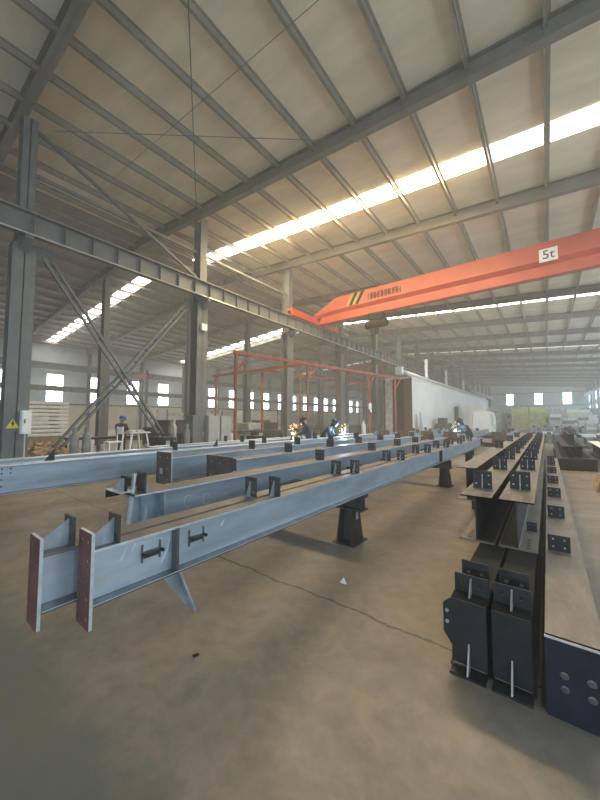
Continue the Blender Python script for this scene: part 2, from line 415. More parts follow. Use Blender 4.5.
# its front face carries the capacity sign, the hazard stripes and the maker lettering
FY = -.285
pl = MB().box((-.02 - ccx, FY, .58), (.60 - ccx, FY + .02, 1.13)).build('capacity_sign', 'white', cr); pl['label'] = 'white sign reading 5t'
def text(s, size, parent, loc, rot, m, ext=.004, sx=1):
    c = bpy.data.curves.new('lettering', 'FONT'); c.body = s; c.size = size; c.extrude = ext; c.align_x = 'CENTER'; c.align_y = 'CENTER'
    t = bpy.data.objects.new('tmp', c); COL.objects.link(t)
    me = bpy.data.meshes.new_from_object(t.evaluated_get(bpy.context.evaluated_depsgraph_get()))
    bpy.data.objects.remove(t)
    o = bpy.data.objects.new('lettering', me); COL.objects.link(o); me.materials.clear(); me.materials.append(M[m])
    o.parent = parent; o.location = loc; o.rotation_euler = rot; o.scale = (sx, 1, 1); return o
bpy.context.view_layer.update()
text('5t', .52, pl, (.29 - ccx, FY - .004, .855), (R(90), 0, 0), 'black')
for k in range(2):
    x = -9.35 + k * .42
    MB().prism([(x - ccx, .72), (x + .22 - ccx, .72), (x + .62 - ccx, 1.41), (x + .40 - ccx, 1.41)], 1, FY, FY + .02).build('hazard_stripe', 'stripe', cr)
    x += .21
    MB().prism([(x - ccx, .72), (x + .2 - ccx, .72), (x + .6 - ccx, 1.41), (x + .40 - ccx, 1.41)], 1, FY, FY + .02).build('hazard_stripe', 'black', cr)
lt = MB(); x = -7.9   # worn lettering: too small in the photograph to read, kept as upright strokes
for k in range(9):
    w = .14
    lt.box((x - ccx, FY, .80), (x + .05 - ccx, FY + .02, 1.16)).box((x + w - ccx, FY, .80), (x + w + .05 - ccx, FY + .02, 1.16))
    if k % 2: lt.box((x - ccx, FY, 1.12), (x + w - ccx, FY + .02, 1.16))
    if k % 3: lt.box((x - ccx, FY, .95), (x + w - ccx, FY + .02, .99))
    x += .215
lt.build('lettering', 'black', cr)['label'] = 'worn dark maker lettering'
ho = MB().box((-7.9 - ccx, -.3, -.35), (-7.1 - ccx, .3, -.02)).build('hoist_trolley', 'black', cr)
MB().tube([(-8.15 - ccx, 0, -.6), (-6.9 - ccx, 0, -.6)], .22, 14).build('hoist_drum', 'black', ho)
MB().box((-7.62 - ccx, -.05, -1.2), (-7.38 - ccx, .05, -.8)).build('hook_block', 'black', ho)
for xx in (-7.56, -7.44): MB().tube([(xx - ccx, 0, -.8), (xx - ccx, 0, -.6)], .012, 6).build('wire_rope', 'black', ho)
crane(38.0, -21.6, -12.5, 7.62, 8.7, 'dull red overhead crane in the bay behind the runway', ground='orange_dull')
r = empty('jib_crane', (-32.4, 16.5, 0), 'small orange jib crane far left in front of the windows', 'jib crane')
MB().tube([(0, 0, 0), (0, 0, 6.6)], .16, 12).build('mast', 'frame', r); MB().box((-.4, -.4, 0), (.4, .4, .04)).build('base_plate', 'frame', r)
MB().prism([(.2, 5.75), (.2, 6.3), (-2.6, 6.2), (-6.2, 5.6), (-6.2, 5.35), (-2.6, 5.7)], 1, -.14, .14).build('boom', 'orange_dull', r)
MB().tube([(-3.6, 0, 5.6), (-3.6, 0, 4.9)], .015, 6).build('hoist_chain', 'black', r); MB().box((-3.8, -.15, 5.2), (-3.4, .15, 5.55)).build('hoist_motor', 'black', r)

# ------------------------------------------------------------------ fabricated steel beams
def holed_plate(name, parent, x0, x1, z0, z1, y, t, m, nx=2, nz=2, r=.011, label=None):
    mb = MB(); xs = [x0 + (x1 - x0) * i / nx for i in range(nx + 1)]; zs = [z0 + (z1 - z0) * i / nz for i in range(nz + 1)]
    o = mb.holed(xs, zs, y, y + t, r).build(name, m, parent)
    if label: o['label'] = label
    return o
def ibeam(label, xc, w, z0, z1, y0, y1, group=None, webm='steel', topm='steel_top', botm='steel_low', tf=.016, tw=.008, rz=0, name='steel_beam', edge=True):
    r = empty(name, (xc, y0, z0), label, 'steel beam', group, rz); L = y1 - y0; h = z1 - z0
    mb = MB(); mb.box((-tw / 2, 0, tf), (tw / 2, L, h - tf)); mb.build('web', webm, r)
    mb = MB(); mb.slot(0).box((-w / 2, 0, h - tf), (w / 2 - .0012, L, h - .0015)).slot(1).box((w / 2 - .0012, 0, h - tf), (w / 2, L, h - .001)).box((-w / 2, 0, h - tf), (w / 2, .0, h - .001)); mb.slot(0).box((-w / 2 + .001, .001, h - .0015), (w / 2 - .001, L, h)); mb.build('top_flange', [topm, topm if not edge else 'steel_edge' if webm in ('steel', 'steel_blue') else webm], r)
    mb = MB(); mb.box((-w / 2 - .012, 0, 0), (w / 2 + .012, L, tf - .002)).slot(1).box((-w / 2 - .0122, 0, .001), (-w / 2 - .0118, L, .002)).box((w / 2 + .0118, 0, tf - .007), (w / 2 + .0125, L, tf - .003)); mb.build('bottom_flange', [botm, 'steel_edge' if webm in ('steel', 'steel_blue') else botm], r)  # thin bright strips along the flange edges imitate a highlight
    return r, L, h
def cleat(r, y, h, w=.14, t=.012, hh=.165, m='cleat', ribm='steel_plate', x=0, nx=2, sgn=-1, rib=True, rt=.006, rl=None):
    c = holed_plate('cleat', r, x - w / 2, x + w / 2, h, h + hh, y, t, m, nx, 2, min(.009, w * .06))
    if rib:
        rl = rl or hh * .30
        ya = y if sgn < 0 else y + t
        MB().prism([(ya, h), (ya + sgn * rl, h), (ya + sgn * rl, h + .01), (ya, h + hh * .8)], 0, x - rt, x + rt).build('gusset', ribm, c)
    return c
def endplate(r, y, x0, x1, z0, z1, t=.018, m='red', nx=2, nz=5):
    mb = MB(); xs = [x0 + (x1 - x0) * i / nx for i in range(nx + 1)]; zs = [z0 + (z1 - z0) * i / nz for i in range(nz + 1)]
    o = mb.holed(xs, zs, y + .003, y + t, .009).build('end_plate', 'steel_edge', r)
    f = MB().holed([a + (.001 if i == 0 else -.001 if i == nx else 0) for i, a in enumerate(xs)], zs, y, y + .003, .009).build('primed_face', m, o)
    f['label'] = 'red-brown primed face'
    return o
def stiff(r, y, h, w, side=1, t=.008, m='steel_plate'):
    return MB().box((.004 * side, y, .012), (w / 2 * side, y + t, h - .012)).build('stiffener', m, r)
GL = 'beams on the low trestles'
# A: the front pair
A1, L, h = ibeam('front blue-grey beam nearest the open floor, red end plate and web clamps', -1.928, .105, .64, .925, .70, 13.4, GL)
endplate(A1, -.018, -.085, .075, -.10, .375)
for y in (.12, 1.45, 2.95, 4.55, 6.05, 7.55, 9.05, 10.5): cleat(A1, y, h, .125, x=-.005, hh=.165 if y > 1 else .15)
MB().prism([(-.0, h), (.12, h), (.12, h + .13), (-.0, h + .05)], 0, -.004, .004).build('end_gusset', 'steel_plate', A1)
stiff(A1, .47, h, .115, m='steel_low', t=.02); stiff(A1, 6.9, h, .115, m='dark', t=.05); stiff(A1, 12.5, h, .115, m='dark', t=.05)
hp = MB().bar((0, .50, 0), (0, .62, -.29), .115, .012, (0, 1, 0)).build('haunch_plate', 'steel_plate', A1)
MB().prism([(.40, 0), (.50, 0), (.615, -.28), (.58, -.25)], 0, -.004, .004).build('gusset', 'steel_plate', hp)
def clamp(r, y, z):
    c = MB().box((.004, y - .055, z - .028), (.016, y + .055, z + .012)).build('web_clamp', 'steel_low', r)
    for sy in (-1, 1):
        MB().tube([(.008, y + sy * .055, z - .05), (.008, y + sy * .055, z + .055)], .006, 6).build('clamp_pin', 'steel_low', c)
        MB().tube([(.02, y + sy * .055, z), (.045, y + sy * .055, z)], .011, 8).build('nut', 'dark', c)
    MB().tube([(.026, y - .035, z - .01), (.026, y + .035, z - .01)], .009, 8).build('handle_bar', 'dark', c)
for k, (y, z, a, b) in enumerate(((.16, .2, .03, .06), (.22, .22, .02, .05), (.40, .12, .05, .09), (.44, .2, .02, .08), (.86, .2, .03, .04))):
    MB().tube([(.0055, y, z - b / 2), (.0055, y + a * .6, z), (.0055, y + a, z + b / 2)], .0022, 5).build('chalk_mark', 'white', A1)
clamp(A1, .335, .165); clamp(A1, .65, .165)
A2, L, h = ibeam('second blue-grey beam close behind the front one, its red end plate sticks out furthest left', -2.086, .14, .64, .925, .53, 13.2, GL, edge=False)
endplate(A2, -.018, -.09, .07, -.08, .36)
for y in (.125, 1.48, 2.92, 4.5, 5.95, 7.45, 8.9, 10.4): cleat(A2, y, h, .135, hh=.165 if y > 1 else .15)
MB().prism([(-.0, h), (.125, h), (.125, h + .135), (0, h + .05)], 0, -.004, .004).build('end_gusset', 'steel_plate', A2)
# B: wide topped beam behind the pair
B, L, h = ibeam('wide-flanged beam with a bracket on its end, third from the open floor', -3.03, .27, .60, .93, 1.40, 12.6, GL, webm='steel_blue')
MB().poly([(.01, -.02, -.05), (.05, -.02, -.05), (.05, .03, h + .17), (.01, .03, h + .17), (.01, .0, -.05), (.05, .0, -.05), (.05, .048, h + .17), (.01, .048, h + .17)],
          [(0, 1, 2, 3), (7, 6, 5, 4), (0, 4, 5, 1), (1, 5, 6, 2), (2, 6, 7, 3), (3, 7, 4, 0)]).build('end_plate', 'steel_edge', B)
br = MB().box((-.22, -.10, h + .02), (.07, .02, h + .03)).build('bracket_shelf', 'steel_edge', B)
MB().prism([(-.20, h + .03), (.02, h + .03), (.02, h + .14), (-.02, h + .14)], 1, -.05, -.042).build('gusset', 'steel_plate', br)
MB().box((-.22, -.10, h - .05), (-.21, .02, h + .02)).build('shelf_lip', 'dark', br)
holed_plate('bolted_plate', B, -.06, .05, h + .02, h + .16, -.04, .012, 'dark')
cleat(B, .10, h, .16, hh=.18, sgn=1, x=.03)
for y in (.11, .28): stiff(B, y, h, .26)
for y in (1.95, 4.0, 5.55, 7.0, 8.5, 10.2): MB().box((.004, y, .012), (.13, y + .5, .10)).build('web_clip', 'dark', B)
for y, x in ((3.05, .03), (5.0, .05), (6.6, .0), (8.0, 0), (9.6, 0)): cleat(B, y, h, .17, x=x, rib=False)
for k, (y, z) in enumerate(((.62, .14), (.85, .12))):   # chalk marks on the web
    MB().tube([(.0055, y + .05 * math.cos(t * .55), z + .06 * math.sin(t * .55)) for t in range(11)], .0025, 5).build('chalk_mark', 'white', B)
# C, D, E, F
Cc, L, h = ibeam('blue-grey beam with a large square brown end plate, fifth from the open floor', -4.77, .22, .62, 1.0, 2.72, 12.4, GL, webm='steel_blue')
endplate(Cc, -.018, -.16, .27, -.02, h + .09, m='brown', nx=2, nz=3)
MB().box((-.05, -.022, .13), (.03, -.018, .22)).build('tag_plate', 'grey_cab', Cc)
for y in (1.9, 3.4, 4.9, 6.4, 7.9): cleat(Cc, y, h, .17, rib=False)
D, L, h = ibeam('blue-grey beam with a broad brown end plate, fourth from the open floor', -3.98, .24, .62, .97, 3.3, 12.9, GL, webm='steel_blue')
endplate(D, -.018, -.45, .20, -.02, h + .05, m='brown', nx=3, nz=2)
cleat(D, -.06, h - .14, .11, hh=.18, x=.25, rib=False)
for y in (1.5, 3.0, 4.4, 5.8, 7.2, 8.6): cleat(D, y, h, .19, rib=False, x=.02)
for y in (1.9, 3.5, 5.2): MB().box((.004, y, .012), (.11, y + .4, .11)).build('web_clip', 'dark', D)
E, L, h = ibeam('deep pale-blue beam with bolt holes, leaving the view at far left', -5.8, .22, .6, .99, .15, 12.9, GL, webm='steel_blue', topm='steel_edge')
for y in (.88, .97):
    for z in ((.10, .19, .27, .33) if y < .9 else (.27, .33)):
        MB().tube([(.003, y, z), (.0075, y, z)], .011, 8).build('bolt_hole', 'black', E)
for y in (1.35, 4.35, 7.0): MB().prism([(y, h), (y + .12, h), (y + .12, h + .17)], 0, -.06, -.05).build('fin_bracket', 'dark', E)
for y in (3.4, 5.9, 8.2): cleat(E, y, h, .15, rib=False)
F, L, h = ibeam('pale-blue beam at the back of the trestles below the gas cylinders', -7.0, .2, .6, .95, .2, 13.2, GL, webm='steel_blue', topm='steel_edge')
for y in (4.0, 6.2, 8.7): cleat(F, y, h, .15, rib=False)
G, L, h = ibeam('shorter beam furthest back on the trestles next to the grey cabinets', -8.1, .2, .6, .9, 4.2, 10.6, GL, webm='steel_blue', topm='steel_edge')
for y in (2.5, 5.2): cleat(G, y, h, .15, rib=False)
# beams beyond, with brown end plates towards us
k = 0
for x, y0, lab in ((-3.2, 14.4, 'beyond the front pair'), (-4.1, 14.3, 'beyond the third beam'), (-5.1, 14.2, 'left of the rightmost welder'), (-6.1, 14.5, 'in front of the white panel wall'), (-1.55, 15.2, 'just left of the right-hand stack')):
    b, L, h = ibeam('far beam with a brown end plate facing us, ' + lab, x, .22, .6, .92, y0, y0 + 11, 'beams in the far row', webm='steel_blue', topm='steel_top')
    endplate(b, -.018, -.26, .26, -.02, h + .16, m='brown', nx=2, nz=2)
    for y in (2, 4.2, 6.5): cleat(b, y, h, .16, rib=False)

# trestles
def trestle(y, x0, x1, top, legs, lab):
    r = empty('steel_trestle', ((x0 + x1) / 2, y, 0), lab, 'trestle', 'trestles under the left beams'); cx = (x0 + x1) / 2
    MB().box((x0 - cx, -.09, top - .02), (x1 - cx, .09, top)).box((x0 - cx, -.008, top - .16), (x1 - cx, .008, top - .02)).box((x0 - cx, -.09, top - .18), (x1 - cx, .09, top - .16)).build('bearer', 'trestle', r)
    for x in legs:
        lg = MB(); xx = x - cx; tz = top - .18
        for s in (-1, 1):
            lg.poly([(xx + s * .10, -.16, .012), (xx + s * .115, -.16, .012), (xx + s * .115, .16, .012), (xx + s * .10, .16, .012),
                     (xx + s * .075, -.10, tz), (xx + s * .09, -.10, tz), (xx + s * .09, .10, tz), (xx + s * .075, .10, tz)],
                    [(3, 2, 1, 0), (4, 5, 6, 7), (0, 1, 5, 4), (1, 2, 6, 5), (2, 3, 7, 6), (3, 0, 4, 7)])
        lg.poly([(xx - .11, -.012, .012), (xx + .11, -.012, .012), (xx + .11, .012, .012), (xx - .11, .012, .012),
                 (xx - .085, -.012, tz), (xx + .085, -.012, tz), (xx + .085, .012, tz), (xx - .085, .012, tz)],
                [(3, 2, 1, 0), (4, 5, 6, 7), (0, 1, 5, 4), (1, 2, 6, 5), (2, 3, 7, 6), (3, 0, 4, 7)])
        l = lg.build('leg', 'trestle', r)
        MB().box((xx - .16, -.19, 0), (xx + .16, .19, .012)).build('foot_plate', 'trestle', l)
        MB().box((xx + .1, -.02, tz - .12), (xx + .117, .02, tz - .03)).build('tag_plate', 'pipe', l)
trestle(3.85, -8.4, -1.9, .6, (-2.12, -4.2, -6.4, -8.1), 'black trestle with flared leg under the middle of the front beams')
trestle(8.35, -8.4, -1.85, .6, (-2.0, -4.2, -6.4, -8.1), 'black trestle under the far part of the front beams')
trestle(12.0, -8.4, -1.95, .6, (-2.1, -4.2, -6.4, -8.1), 'black trestle under the far ends of the front beams')
trestle(15.9, -6.6, -1.3, .6, (-1.6, -3.65, -5.6), 'trestle under the near ends of the far row')
trestle(22.5, -6.6, -1.3, .6, (-1.6, -3.65, -5.6), 'trestle under the far ends of the far row')
# packing shims so that A rests on the bearers
for x, nm in ((-1.93, 'front beam'), (-2.06, 'second beam')):
    for y, t in ((3.85, 'middle'), (8.35, 'second'), (12.0, 'third')):
        tag(MB().box((-.05, -.06, 0), (.05, .06, .04)).build('packing_block', 'trestle', None, (x, y, .6)), 'small packing block under the %s on the %s trestle' % (nm, t), 'block', None, 'thing')
for x, y, z, nm in ((-4.77, 3.85, .02, 'fifth beam on the middle trestle'), (-4.77, 8.35, .02, 'fifth beam on the second trestle'), (-3.98, 3.85, .02, 'fourth beam on the middle trestle'), (-3.98, 8.35, .02, 'fourth beam on the second trestle')):
    tag(MB().box((-.05, -.06, 0), (.05, .06, z)).build('packing_block', 'trestle', None, (x, y, .6)), 'thin packing block under the ' + nm, 'block', None, 'thing')

# ------------------------------------------------------------------ right-hand stack
GR = 'dark beams in the right-hand stack'
def dbeam(lab, xc, w, z0, z1, y0, y1, cl=(), cw=.18, chh=.185, ribm='rib', sgn=-1, group=GR, nx=3):
    r, L, h = ibeam(lab, xc, w, z0, z1, y0, y1, group, 'dark', 'dark_top', 'dark_top', tf=.014, tw=.01)
    for y in cl: cleat(r, y - y0, h, cw, hh=chh, m='dark', ribm=ribm, nx=nx, sgn=sgn, rt=.004, rl=.03, x=0)
    return r, L, h
cl = [3.95 + 2.35 * k if k < 2 else 8.3 + 1.75 * (k - 2) for k in range(7)]
R1, L, h = dbeam('upper left beam of the right-hand stack with bolted cleats on its top', -.575, .27, .43, .86, 3.53, 20, (3.97, 5.6, 7.1, 8.5, 9.8, 11.1, 12.4, 13.7, 15, 16.3))
R2, L, h = dbeam('upper right beam of the right-hand stack with bolted cleats on its top', -.25, .27, .43, .86, 3.53, 20, (4.15, 5.8, 7.3, 8.7, 10, 11.3, 12.6, 13.9, 15.2, 16.5))
for r in (R1, R2):   # slotted bolt holes in the flange ends
    for s in (-1, 1):
        for k in range(4):
            if (r is R1) == (s < 0): MB().box((s * .075 - .014, .06 + k * .075, .0139), (s * .075 + .014, .076 + k * .075, .0150)).build('slot_hole', 'black', r)
            MB().box((s * .075 - .03, .05 + k * .07, h - .0005), (s * .075 + .03, .062 + k * .07, h + .0008)).build('scratch_mark', 'brown', r)
for r_, s_ in ((R1, 1), (R2, -1)): MB().box((.006 * s_, .03, .014), (.134 * s_, 16.4, .0150)).build('flange_shade_paint', 'dark', r_)  # dark sheets imitate the shade between the two webs
MB().box((.006, .0, .014), (.013, 16.4, .02)).build('weld_line', 'rib', R2)
cleat(R2, .62, .014, .085, hh=.09, m='dark', x=.085, rib=False)
R0, L, h = dbeam('beam lying left of the right-hand stack, brown dusty top without near cleats', -.98, .26, .40, .88, 5.35, 20, (9.5, 12.5, 15.5))
# lower pair with blunt end plates towards us
for xc, lab, ear in ((-.445, 'lower left beam of the right-hand stack with an eared dark end plate', True), (-.215, 'lower right beam of the right-hand stack with a plain dark end plate', False)):
    r, L, h = ibeam(lab, xc, .205, 0, .43, 2.36, 16, GR, 'black', 'black', 'dark', tf=.014)  # web and top flange set black to imitate the shade they lie in
    pts = [(-.1, .03), (.1, .03), (.1, h - .004), (-.1, h - .004)]
    if ear: pts = [(-.1, .03), (.1, .03), (.1, h - .004), (-.1, h - .004), (-.15, h - .05), (-.15, .20), (-.1, .13)]
    MB().prism(pts, 1, -.012, .012).build('end_plate', 'dark', r)
    MB().box((-.1, -.09, 0), (.1, .0, .014)).build('foot_flange', 'dark', r)
    MB().prism([(-.012, .014), (-.085, .014), (-.08, .03), (-.012, .17)], 0, -.0045, .0045).build('lower_rib', 'rib', r)
    c = MB().holed([-.1, 0, .1], [h, h + .115], .11, .122, .012).build('cleat', 'dark', r)
    MB().prism([(.11, h), (.035, h), (.035, h + .012), (.11, h + .10)], 0, -.005, .005).build('rib', 'rib', c)
    MB().holed([-.085, 0, .085], [h, h + .15], .27, .282, .012).build('cleat', 'dark', r)
    if ear:
        for z in (.27, .34): MB().tube([(-.125, -.02, z), (-.125, .0, z)], .012, 8).build('bolt', 'bolt', r)
    MB().box((-.09, -.0125, .031), (.09, -.011, .034)).build('weld_line', 'rib', r)
# big right beam with navy end plate
R5, L, h = ibeam('deep navy beam nearest the right edge with a tall bolted end plate', .075, .255, 0, .42, 2.3, 12.4, GR, 'dark', 'dark_top', 'dark', tf=.014)
# plate with real bolt bosses
ep = MB().box((-.13, -.016, 0), (.13, 0, .412)).build('end_plate', 'dark_blue', R5)
MB().box((-.13, -.017, .405), (.13, .001, .4125)).build('plate_edge', 'steel_edge', ep)
for x, z in ((-.05, .235), (-.05, .165), (.06, .245), (.06, .165)):
    MB().lathe([(.018, 0), (.020, .003), (.012, .005)], n=12).build('bolt_ring', 'steel_low', ep, (x, -.017, z)).rotation_euler = (R(90), 0, 0)
    MB().tube([(x, -.019, z), (x, -.026, z)], .009, 8).build('bolt', 'steel_low', ep)
MB().box((-.158, .02, .0), (-.135, 10.7, .016)).build('gap_shade_strip', 'dark', R5)  # dark strip added low in the gap to imitate its deep shadow
for y in (3.75, 5.0, 6.3, 7.6, 9.0, 10.4, 11.6): cleat(R5, y - 2.3, h, .16, hh=.135, nx=2, x=-.03, m='dark', rib=False)
# floor bearers between the lower beams and upper stack
tag(MB().box((-.14, -.1, 0), (.14, .1, .40)).build('support_stool', 'trestle', None, (-.98, 6.6, 0)), 'dark block supporting the brown-topped beam left of the stack', 'support', None, 'thing')
tag(MB().box((-.14, -.1, 0), (.14, .1, .40)).build('support_stool', 'trestle', None, (-.98, 13, 0)), 'far dark block supporting the brown-topped beam left of the stack', 'support', None, 'thing')

# dark bundle right of the stack
GB = 'dark beams piled right of the stack'
pile = [(.36, 0, 13.1, 'bottom left'), (.70, 0, 13.2, 'bottom middle'), (1.02, 0, 13.3, 'bottom right'), (.50, .36, 13.5, 'upper left'), (.88, .36, 13.9, 'upper right'), (.70, .72, 14.3, 'topmost')]
for x, z, y0, w in pile:
    r, L, h = ibeam('dark beam at the %s of the pile right of the stack' % w, x, .3, z, z + .36, y0, y0 + 9, GB, 'black', 'dark', 'black', tf=.014)
    if z < .1: MB().box((-.15, -.015, 0), (.15, 0, .36)).build('end_plate', 'black', r)
    for y in ((.5, 1.6, 2.8, 4.0, 5.4) if z > .5 else ()): cleat(r, y, h, .16, hh=.14, rib=False)
r, L, h = ibeam('single beam with a pale dusty top at the far right edge', 1.42, .3, .3, .72, 8.6, 17.5, None, 'dark_blue', 'sheet', 'dark_blue', tf=.014)
for y in (9.2, 16.5): tag(MB().box((-.2, -.1, 0), (.2, .1, .3)).build('support_block', 'wood', None, (1.42, y, 0)), 'timber block under the pale-topped beam at its %s end' % ('near' if y < 10 else 'far'), 'block', None, 'thing')
tag(MB().prism([(.9, .0), (1.5, .05), (1.55, .28), (1.0, .33)], 1, 0, .7).build('cardboard_box', 'card', None, (-.1, 9.6, 0)), 'crumpled brown cardboard at the right edge of the floor', 'cardboard', None, 'thing')

# ------------------------------------------------------------------ floor litter
tag(MB().poly([(0, 0, 0), (.075, .01, 0), (.03, .03, .05), (.02, .05, .004)], [(0, 1, 2), (1, 3, 2), (3, 0, 2), (0, 3, 1)]).build('paper_scrap', 'white', None, (-1.67, 2.82, 0)), 'small white folded paper scrap lying on the open floor', 'scrap', None, 'thing')
tag(MB().tube([(-1.95, 1.36, .007), (-1.935, 1.395, .007)], .007, 6).build('bolt_scrap', 'black'), 'small dark bolt lying on the floor below the front beam', 'bolt', None, 'thing')

# ------------------------------------------------------------------ column fittings
sg = MB().prism([(2.13, 1.34), (2.43, 1.34), (2.28, 1.62)], 0, -11.848, -11.842).build('warning_sign', 'yellow'); tag(sg, 'yellow triangle warning sign with black lightning bolt on the first column', 'sign', None, 'thing')
MB().prism([(2.285, 1.56), (2.24, 1.455), (2.275, 1.455), (2.255, 1.37), (2.32, 1.48), (2.285, 1.48), (2.31, 1.56)], 0, -11.842, -11.839).build('lightning_bolt', 'black', sg)
r = empty('electrical_box', (-11.68, 2.42, 1.18), 'white electrical box fixed on the right side of the first column', 'electrical box')
MB().box((-.15, 0, 0), (.1, .21, .66)).build('housing', 'white', r); MB().box((.1, .02, .03), (.115, .19, .63)).build('door', 'white', r)
MB().box((.115, .05, .3), (.13, .07, .42)).build('handle', 'black', r)
MB().tube([(0, .1, 0), (0, .1, -1.18)], .02, 6).build('conduit', 'pipe', r)
r = empty('floodlight', (-11.8, 8.45, 5.45), 'small white floodlight on the second column below the runway', 'lamp')
MB().box((0, -.14, 0), (.1, .14, .3)).build('housing', 'white', r); MB().box((-.06, -.03, .1), (0, .03, .2)).build('bracket', 'frame', r)

# orange gantry frame with pipe posts
GA, GBv = Vector((-8.75, 7.66, 4.0)), Vector((-6.76, 18.5, 4.0))
r = empty('gantry_frame', (GA.x, GA.y, 0), 'orange pipe gantry frame standing behind the beams', 'gantry')
g = lambda s, z=0: Vector(((GBv - GA).x * s, (GBv - GA).y * s, z))
MB().bar(g(-.01, 3.98), g(1.0, 3.98), .09, .12).build('top_rail', 'orange_dull', r)
for s in (0, .32, .72, .95):
    p = MB().tube([g(s, 0), g(s, 3.93)], .05 if s else .06, 10).build('post', 'orange_dull', r)
    MB().box(g(s, 0) + Vector((-.12, -.12, 0)), g(s, 0) + Vector((.12, .12, .015))).build('foot_plate', 'orange_dull', p)
    MB().bar(g(s, 3.3), g(s + .05, 3.93), .05, .05).build('knee_brace', 'orange_dull', p)
MB().box(g(.72, 2.25) + Vector((.05, -.16, -.16)), g(.72, 2.25) + Vector((.07, .16, .16))).build('diamond_sign', 'white', r)
r = empty('gantry_frame', (-13.3, 13.6, 0), 'second orange gantry frame behind the runway columns', 'gantry')
MB().bar((0, 0, 4.5), (1.6, 12, 4.5), .1, .14).build('top_rail', 'orange_dull', r)
MB().bar((-4.5, 0, 4.5), (3.0, 0, 4.5), .1, .14).build('cross_rail', 'orange_dull', r)
for x, y in ((0, .1), (-4.2, 0), (.45, 3.2), (.95, 7), (1.5, 11.5)):
    MB().tube([(x, y, 0), (x, y, 4.45)], .07, 10).build('post', 'orange_dull', r)

# ------------------------------------------------------------------ left background
# pile of flat white panels on edge-stacked rows behind first column
for k in range(9):
    z = .62 + k * .225
    mb = MB()
    mb.box((-24.6, -.5, z), (-22.55, 6.85, z + .175)); mb.box((-22.55, -.5, z + .05), (-22.52, 6.85, z + .12))
    tag(mb.build('wall_panel', 'sheet'), 'long white sandwich panel in the stack behind the first column', 'panel', 'white panels stacked behind the first column', 'thing')
    if k < 8:
        for y in (.2, 3.2, 6.4): tag(MB().box((-24.5, y, z + .175), (-22.9, y + .12, z + .225)).build('spacer_batten', 'wood'), 'timber spacer batten between stacked white panels', 'batten', 'spacer battens in the panel stack', 'thing')
tag(MB().box((-24.6, -.4, 0), (-22.7, 6.7, .62)).build('timber_base', 'wood'), 'low timber base under the stacked white panels', 'base', None, 'thing')
# debris heap of cardboard and timber offcuts
hp_ = lambda y: max(.12, 1.0 - abs(y - 3.1) * .9)
mb = MB(); vv = []; ff = []; nx, ny = 9, 16
for i in range(nx):
    for j in range(ny):
        u, v = i / (nx - 1) * 2 - 1, j / (ny - 1) * 2 - 1
        hz = max(0, 1 - u * u) ** .5 * max(0, 1 - abs(v) ** 2.4) * .86 * random.uniform(.75, 1.1)
        vv.append((u * .42, v * .72 + random.uniform(-.03, .03), hz))
for i in range(nx - 1):
    for j in range(ny - 1): ff.append((i * ny + j, (i + 1) * ny + j, (i + 1) * ny + j + 1, i * ny + j + 1))
tag(mb.poly(vv, ff).build('sack_heap', 'card', None, (-12.85, 3.2, 0)), 'mound of brown sacking under the scraps by the first column', 'sacks', None, 'thing')
for k in range(24):
    y = random.uniform(2.85, 3.72); x = random.uniform(-12.4, -11.95); s = random.uniform(.16, .4); hgt = random.uniform(.04, .14)
    z = (k % 6) * .17 * (1 - abs(y - 3.1) * .8)
    mb = MB().prism([(-s / 2, -s * .3), (s / 2, -s * .35), (s * .45, s * .3), (0, s * .42), (-s * .5, s * .25)], 2, 0, hgt)
    o = tag(mb.build('cardboard_scrap', 'card' if k % 3 else 'wood', None, (x, y, max(z, .02) + .02)), 'brown scrap in the heap at the foot of the first column', 'scrap', 'brown scraps heaped by the first column', 'thing')
    o.rotation_euler = (random.uniform(-.5, .5), random.uniform(-.5, .5), random.uniform(0, 6))
def cylinder(x, y, lab, m='cyl', hgt=1.2):
    r = empty('gas_cylinder', (x, y, 0), lab, 'gas cylinder', 'gas cylinders')
    MB().lathe([(.11, 0), (.12, .03), (.12, hgt - .2), (.10, hgt - .1), (.05, hgt - .03), (.04, hgt)], n=16).build('body', m, r, smooth=True)
    v = MB().lathe([(.03, hgt), (.03, hgt + .06), (.02, hgt + .1)], n=10).build('valve', 'bolt', r)
    MB().lathe([(.065, hgt - .01), (.07, hgt + .12), (.06, hgt + .12), (.055, hgt - .01)], n=12).build('cap_guard', m, r)
cylinder(-11.6, 3.70, 'grey-green gas cylinder left of the pair by the scrap heap'); cylinder(-11.6, 4.03, 'grey-green gas cylinder right of the pair by the scrap heap')
cylinder(-11.3, 6.75, 'slim gas cylinder at the foot of the right-sloping brace', 'cyl', 1.45); cylinder(-11.55, 7.0, 'gas cylinder just left of the grey cabinets', 'pipe', 1.45); cylinder(-10.6, 6.95, 'small gas cylinder nearest the dark welding sets', 'cyl', 1.3)
cylinder(-8.0, 16.2, 'grey gas cylinder beside the orange gantry far post', 'pipe', 1.4)
def cabinet(x, y, w, d, h, lab, m='grey_cab', base=.0):
    r = empty('steel_cabinet', (x, y, base), lab, 'cabinet', 'grey cabinets by the second column')
    MB().box((-d / 2, 0, .06), (d / 2, w, h)).build('body', m, r); MB().box((-d / 2 + .03, .03, 0), (d / 2 - .03, w - .03, .06)).build('plinth', 'black', r)
    dr = MB().box((d / 2, .015, .09), (d / 2 + .018, w - .015, h - .03)).build('door', m, r)
    MB().box((d / 2 + .018, w * .82, h * .5), (d / 2 + .035, w * .86, h * .62)).build('handle', 'bolt', dr)
cabinet(-11.2, 7.42, .58, .5, 1.75, 'dark grey cabinet left of the cabinet row by the second column', 'frame')
cabinet(-11.0, 8.02, .56, .5, 1.74, 'middle pale grey cabinet in the row by the second column')
cabinet(-11.0, 8.64, .55, .5, 1.72, 'right pale grey cabinet in the row by the second column')
